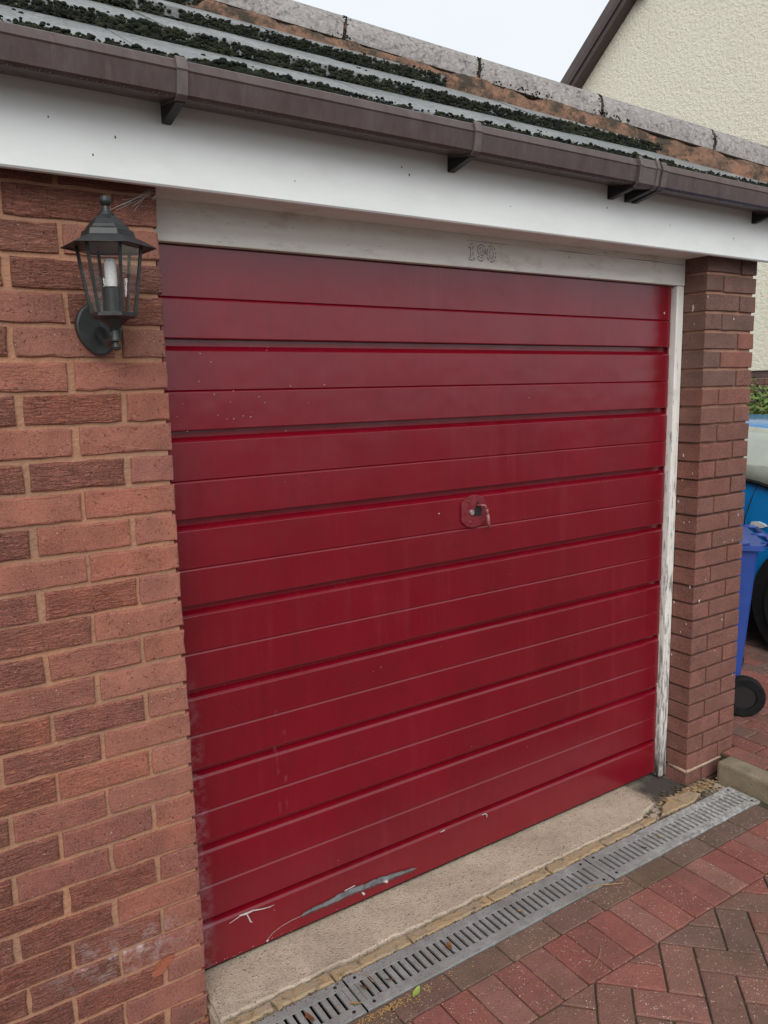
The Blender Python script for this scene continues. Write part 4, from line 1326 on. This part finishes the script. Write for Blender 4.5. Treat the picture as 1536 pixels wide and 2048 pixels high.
mk('bin_body', bod, 'bin', wb_, smooth=.6)
lid = MB()
rg = [ringb(.932, -.02, .59, .05, .68), ringb(.940, -.022, .592, .05, .69), ringb(.952, .03, .54, .08, .62, .08)]
vs = [v for q_ in rg for v in q_]; fs = []
for j in range(2):
    for i in range(n_): fs.append((j * n_ + i, j * n_ + (i + 1) % n_, (j + 1) * n_ + (i + 1) % n_, (j + 1) * n_ + i))
fs.append(tuple(range(n_ - 1, -1, -1))); fs.append(tuple(2 * n_ + i for i in range(n_)))
lid.add(vs, fs)
mk('bin_lid', lid, 'bin', wb_, smooth=.6)
hn = MB().tube([bpnt(.03, -.075, .912), bpnt(.28, -.078, .912), bpnt(.54, -.075, .912)], .0165, 10)
for a_ in (.05, .28, .52):
    hn.tube([bpnt(a_, .0, .925), bpnt(a_, -.055, .928), bpnt(a_, -.075, .912)], [.012, .011, .010], 8)
hn.tube([bpnt(-.01, -.02, .94), bpnt(.02, -.06, .938), bpnt(.03, -.075, .915)], .009, 8)
mk('handle', hn, 'bin', wb_, smooth=True)
for a_ in (.005, .555):
    wh = MB(); prof = [(.060, -.022), (.092, -.024), (.100, -.016), (.100, .016), (.092, .024), (.060, .022)]
    NS = 28; vs = []
    for i in range(NS):
        an = 2 * math.pi * i / NS
        for (rr, t) in prof:
            c = bpnt(a_ + t, .050, .180)
            vs.append(c - back * (rr * math.cos(an)) + Vector((0, 0, rr * math.sin(an))))
    k_ = len(prof); fs = []
    for i in range(NS):
        for j in range(k_): fs.append((i * k_ + j, i * k_ + (j + 1) % k_, ((i + 1) % NS) * k_ + (j + 1) % k_, ((i + 1) % NS) * k_ + j))
    wh.add(vs, fs)
    wo_ = mk('wheel', wh, 'rubber', wb_, smooth=.7)
    hb_ = MB().tube([bpnt(a_ - .012, .050, .180), bpnt(a_ + .012, .050, .180)], .0605, 18)
    mk('wheel_hub', hb_, 'blackpvc', wb_)
mk('axle', MB().tube([bpnt(.0, .050, .180), bpnt(.56, .050, .180)], .010, 8), 'iron', wb_)

# ------------------------------------------------------------------ blue car, nose to the street
CX = 4.60; FL = 3.74; HWD = CX - FL
car = thing('parked_car', 'bright blue car parked nose to the street beyond the wheelie bin', 'car', (CX, 1.6, .08))
GZ = .08
# stations: y, sill z, widest z, belt z, roof z, half widths (sill, wide, belt, roof)
ST = [(-.78, .36, .50, .60, .64, .50, .60, .56, .40), (-.68, .28, .48, .70, .76, .70, .76, .70, .56), (-.40, .25, .50, .82, .88, .80, .84, .78, .62),
      (-.05, .19, .53, .87, .95, .82, .86, .80, .66), (.12, .18, .54, .89, 1.00, .82, .86, .81, .68), (.45, .18, .56, .935, 1.225, .82, .86, .815, .64), (.72, .18, .56, 1.005, 1.335, .82, .86, .815, .62),
      (1.1, .18, .56, 1.06, 1.362, .82, .86, .815, .61), (1.9, .18, .56, 1.08, 1.362, .82, .86, .815, .60), (2.6, .18, .56, 1.09, 1.32, .82, .86, .81, .59),
      (3.0, .28, .58, 1.09, 1.24, .80, .84, .78, .56), (3.22, .34, .60, 1.04, 1.10, .72, .78, .70, .52), (3.28, .42, .60, .92, .97, .60, .68, .60, .45)]
vs = []
def crs(s_):
    y, zs, zw, zb_, zr, ws, ww, wb2, wr = s_
    half = [(ws, zs), (ww, (zs + zw) / 2 + .03), (ww, zw), (ww - .005, (zw + zb_) / 2), (wb2, zb_), (wr + (wb2 - wr) * .45, zb_ + (zr - zb_) * .55), (wr, zr), (wr * .5, zr + .008)]
    return [(CX - a, y, z + GZ) for a, z in half] + [(CX, y, zr + .006 + GZ)] + [(CX + a, y, z + GZ) for a, z in half[::-1]]
for s_ in ST: vs += crs(s_)
k_ = 17; fs = []
for j in range(len(ST) - 1):
    for i in range(k_): fs.append((j * k_ + i, j * k_ + (i + 1) % k_, (j + 1) * k_ + (i + 1) % k_, (j + 1) * k_ + i))
fs.append(tuple(range(k_))); fs.append(tuple((len(ST) - 1) * k_ + i for i in range(k_)))
body = mk('car_body', MB().add(vs, fs), 'carpaint', car, smooth=True)
md = body.modifiers.new('smooth', 'SUBSURF'); md.levels = 1; md.render_levels = 2
# glazing panels, slightly proud of the body
def interp(y):
    for a, b in zip(ST, ST[1:]):
        if a[0] <= y <= b[0]:
            t = (y - a[0]) / (b[0] - a[0]); return [p + (q_ - p) * t for p, q_ in zip(a, b)]
def sidewin(y0, y1, sgn, name, lead=0.0):
    mb = MB(); vs = []; n_ = 10
    for i in range(n_ + 1):
        y = y0 + (y1 - y0) * i / n_
        s_ = interp(y)
        _, zs, zw, zb_, zr, ws, ww, wb2, wr = s_
        zlo, zhi = zb_ + .012, zr - .014
        for t in (0, .25, .5, .75, 1):
            z = zlo + (zhi - zlo) * t
            fr = (z - zb_) / (zr - zb_)
            wv = wb2 + (wr - wb2) * (fr ** 1.25) + .012
            vs.append((CX + sgn * wv, y, z + GZ))
    for i in range(n_):
        for j in range(4): mb.f.append((i * 5 + j, i * 5 + j + 1, i * 5 + 6 + j, i * 5 + 5 + j))
    mb.v = vs
    o = mk(name, mb, 'carglass', car, smooth=True)
    so_ = o.modifiers.new('thick', 'SOLIDIFY'); so_.thickness = .005
    # dark rubber seal along the lower edge
    mk('window_seal', MB().tube([Vector(vs[i * 5]) + Vector((sgn * .002, 0, -.008)) for i in range(n_ + 1)], .0125, 6), 'rubber', car)
for sgn in (-1, 1):
    sidewin(.33, 1.32, sgn, 'front_window')
    sidewin(1.40, 2.35, sgn, 'rear_window')
ws_ = MB()
vs = []
for (y, z, wd) in ((.13, 1.005, .66), (.30, 1.14, .635), (.46, 1.265, .60), (.68, 1.365, .56)):
    for t in (-1, -.5, 0, .5, 1): vs.append((CX + t * wd, y - .02 + .03 * abs(t), z + .045 + GZ))
ws_.add(vs, [(i * 5 + j, i * 5 + j + 1, i * 5 + 6 + j, i * 5 + 5 + j) for i in range(3) for j in range(4)])
o = mk('windscreen', ws_, 'carglass', car, smooth=True)
o.modifiers.new('thick', 'SOLIDIFY').thickness = .005
for sgn in (-1, 1):
    # door shut line with its curve
    X_ = CX + sgn * (HWD + .003)
    mk('door_seam', MB().tube([(CX + sgn * .822, .735, .99 + GZ), (CX + sgn * .850, .75, .92 + GZ), (CX + sgn * .866, .775, .80 + GZ), (CX + sgn * .868, .79, .62 + GZ), (CX + sgn * .862, .80, .40 + GZ)], .0035, 6), 'dark', car)
    rp_ = MB()
    pts = [(.745, .795), (.735, .815), (.69, .822), (.655, .812), (.635, .80), (.665, .785), (.72, .780)]
    rp_.prism([(a, b + .045) for a, b in pts], 'x', X_ - .010 if sgn > 0 else X_ - .004, X_ + .004 if sgn > 0 else X_ + .010)
    mk('side_repeater', rp_, 'lightlens', car, bevel=.003)
    hl = MB().lathe([(.0, 0), (.10, .02), (.13, .07), (.12, .12)], 16)
    hl.v = [(CX + sgn * .56 + a * .95, -.72 + c, .70 + GZ + b * .7) for a, b, c in hl.v]
    mk('headlight', hl, 'lightlens', car, smooth=True)
    mr = MB().lathe([(.01, -.09), (.06, -.08), (.075, 0), (.06, .08), (.01, .09)], 12)
    mr.v = [(CX + sgn * (.93 + c * .9), .36 + a * .7, 1.10 + GZ + b * .9) for a, b, c in mr.v]
    mk('wing_mirror', mr, 'carpaint', car, smooth=True)
    for yw in (.32, 2.62):
        # dark wheel arch, tyre, rim
        ar = MB(); vs = []; NS = 32
        for i in range(NS):
            an = 2 * math.pi * i / NS
            vs.append((CX + sgn * .8715, yw + .385 * math.cos(an), .335 + GZ + .385 * math.sin(an)))
        for i in range(NS):
            an = 2 * math.pi * i / NS
            vs.append((CX + sgn * .60, yw + .385 * math.cos(an), .335 + GZ + .385 * math.sin(an)))
        ar.add(vs, [tuple(range(NS)), tuple(range(2 * NS - 1, NS - 1, -1))] + [(i, (i + 1) % NS, NS + (i + 1) % NS, NS + i) for i in range(NS)])
        mk('wheel_arch', ar, 'rubber', car)
        wh = MB(); prof = [(.20, .0), (.29, -.01), (.315, .015), (.315, .17), (.29, .19)]; vs = []
        for i in range(NS):
            an = 2 * math.pi * i / NS
            for rr, t in prof: vs.append((CX + sgn * (.885 - t), yw + rr * math.cos(an), .315 + GZ + rr * math.sin(an)))
        k2 = len(prof)
        wh.add(vs, [(i * k2 + j, i * k2 + j + 1, ((i + 1) % NS) * k2 + j + 1, ((i + 1) % NS) * k2 + j) for i in range(NS) for j in range(k2 - 1)])
        wl_ = mk('wheel', wh, 'rubber', car, smooth=.6)
        ri = MB()
        for i in range(7):
            an = 2 * math.pi * i / 7
            ri.tube([(CX + sgn * .879, yw + .04 * math.cos(an), .315 + GZ + .04 * math.sin(an)), (CX + sgn * .876, yw + .205 * math.cos(an), .315 + GZ + .205 * math.sin(an))], [.022, .016], 6)
        ri.tube([(CX + sgn * .84, yw, .315 + GZ), (CX + sgn * .885, yw, .315 + GZ)], [.05, .04], 12)
        mk('rim', ri, 'alloy', wl_)

# ------------------------------------------------------------------ litter
def leaf_mesh(name, ln, wd, curl, mat, seed):
    qq = random.Random(seed); mb = MB(); n_ = 7; vs = []
    for i in range(n_ + 1):
        t = i / n_; x_ = (t - .5) * ln
        h = wd * (math.sin(math.pi * t) ** .8) * .5 + .0003
        z = curl * (2 * t - 1) ** 2
        vs += [(x_, -h + qq.uniform(-.0005, .0005), z + curl * .5), (x_, 0, z), (x_, h, z + curl * .5 + qq.uniform(-.001, .001))]
    vs2 = [(a, b, c - .0004) for a, b, c in vs]
    fs = []
    for i in range(n_):
        for j in range(2): fs.append((i * 3 + j, i * 3 + j + 1, i * 3 + 4 + j, i * 3 + 3 + j))
    N3 = len(vs)
    fs += [tuple(N3 + q_ for q_ in f_[::-1]) for f_ in fs]
    mb.add(vs + vs2, fs)
    return mb.mesh(name, mat)
def leaf(label, x, y, z, ln, wd, rz, mat, tilt=0.0, curl=.003, group=None):
    t = thing('fallen_leaf', label, 'leaf', (x, y, z), group, leaf_mesh('fallen_leaf', ln, wd, curl, mat, int(x * 999) % 97))
    t.rotation_euler = (tilt, tilt * .5, rz)
    return t
leaf('fresh green leaf lying on the brown pavers beside the drain', .508, -.286, .003, .044, .018, .5, 'fallgreen')
G_ = 'dead leaves caught in the drain'
leaf('brown dead leaf in the drain slots nearest the fresh green leaf', .395, -.19, .005, .040, .016, 1.9, 'fallbrown', .5, group=G_)
leaf('reddish brown leaf poking from a drain slot just right of the grate joint', .47, -.205, .005, .034, .014, 2.2, 'fallbrown', .7, group=G_)
leaf('curled orange brown leaf across the middle grate', .69, -.200, .006, .042, .020, .9, 'fallbrown', .4, .007, group=G_)
leaf('rusty leaf at the bottom left end of the drain', .215, -.195, .004, .050, .020, 1.6, 'fallbrown', .3, group=G_)
leaf('small yellow leaf at the grate joint near the wall', .345, -.225, .004, .036, .012, 2.4, 'fallyellow', .3, group=G_)
leaf('small pale leaf in the middle grate further along', .985, -.205, .004, .026, .014, 2.0, 'fallyellow', .4, group=G_)
leaf('small orange leaf on the right-hand grate', 1.70, -.195, .005, .030, .014, 1.2, 'fallyellow', .5, .005, group=G_)
leaf('dark red leaf in a slot of the right-hand grate', 1.60, -.205, .004, .022, .014, 1.8, 'fallred', .4, group=G_)
tw = thing('twig', 'thin brown twig across the drain edge and paver', 'twig', (1.33, -.27, .004))
mk('twig_stem', MB().tube([(1.255, -.245, .0045), (1.31, -.266, .006), (1.345, -.283, .005), (1.375, -.295, .0035)], [.0012, .0022, .0024, .0012], 6), 'straw', tw)
tw = thing('straw', 'pale dry straw lying over the drain slots', 'straw', (.43, -.16, .004))
mk('straw_stem', MB().tube([(.40, -.118, .007), (.425, -.15, .006), (.428, -.185, .004)], .0012, 5), 'straw', tw)
tw = thing('twig', 'fine dry stalk lying on the red soldier pavers', 'twig', (1.06, -.48, .003))
mk('twig_stem', MB().tube([(1.00, -.50, .0025), (1.04, -.485, .0035), (1.08, -.455, .003)], .0010, 5), 'straw', tw)
# crumbs: leaf litter at the pier's foot, gritty sand by the drain
def crumbs(name, fn, n, mat, seed, s0, s1, flat=.5):
    qq = random.Random(seed); mb = MB()
    for i in range(n):
        x_, y_, z_ = fn(qq); s_ = qq.uniform(s0, s1)
        Rr = Matrix.Rotation(qq.uniform(0, 6.28), 3, 'Z')
        for_v = [Rr @ Vector((v[0] * s_ * 1.5, v[1] * s_, v[2] * s_ * flat)) for v in ((1, 0, 0), (-1, 0, 0), (0, 1, 0), (0, -1, 0), (0, 0, 1), (0, 0, -1))]
        mb.add([v + Vector((x_, y_, z_)) for v in for_v], [(0, 2, 4), (2, 1, 4), (1, 3, 4), (3, 0, 4), (2, 0, 5), (1, 2, 5), (3, 1, 5), (0, 3, 5)])
    return kind(mk(name, mb, mat), 'stuff')
crumbs('leaf_litter', lambda q_: (q_.gauss(2.10, .07), -.025 - abs(q_.gauss(0, .024)), -.008 + abs(q_.gauss(0, .006))), 260, 'straw', 1, .003, .010, .35)
crumbs('dirt', lambda q_: (q_.uniform(1.72, 2.25), q_.uniform(-.115, .02), -.010 + abs(q_.gauss(0, .004))), 420, 'soil', 2, .002, .007)
crumbs('gravel', lambda q_: (q_.gauss(.42, .09), -.275 - abs(q_.gauss(0, .018)), .001), 300, 'fallyellow', 3, .0008, .0026)
crumbs('sand', lambda q_: (q_.uniform(0.0, 2.2), -.1195 + q_.gauss(0, .007), .001), 500, 'soil', 4, .001, .004)
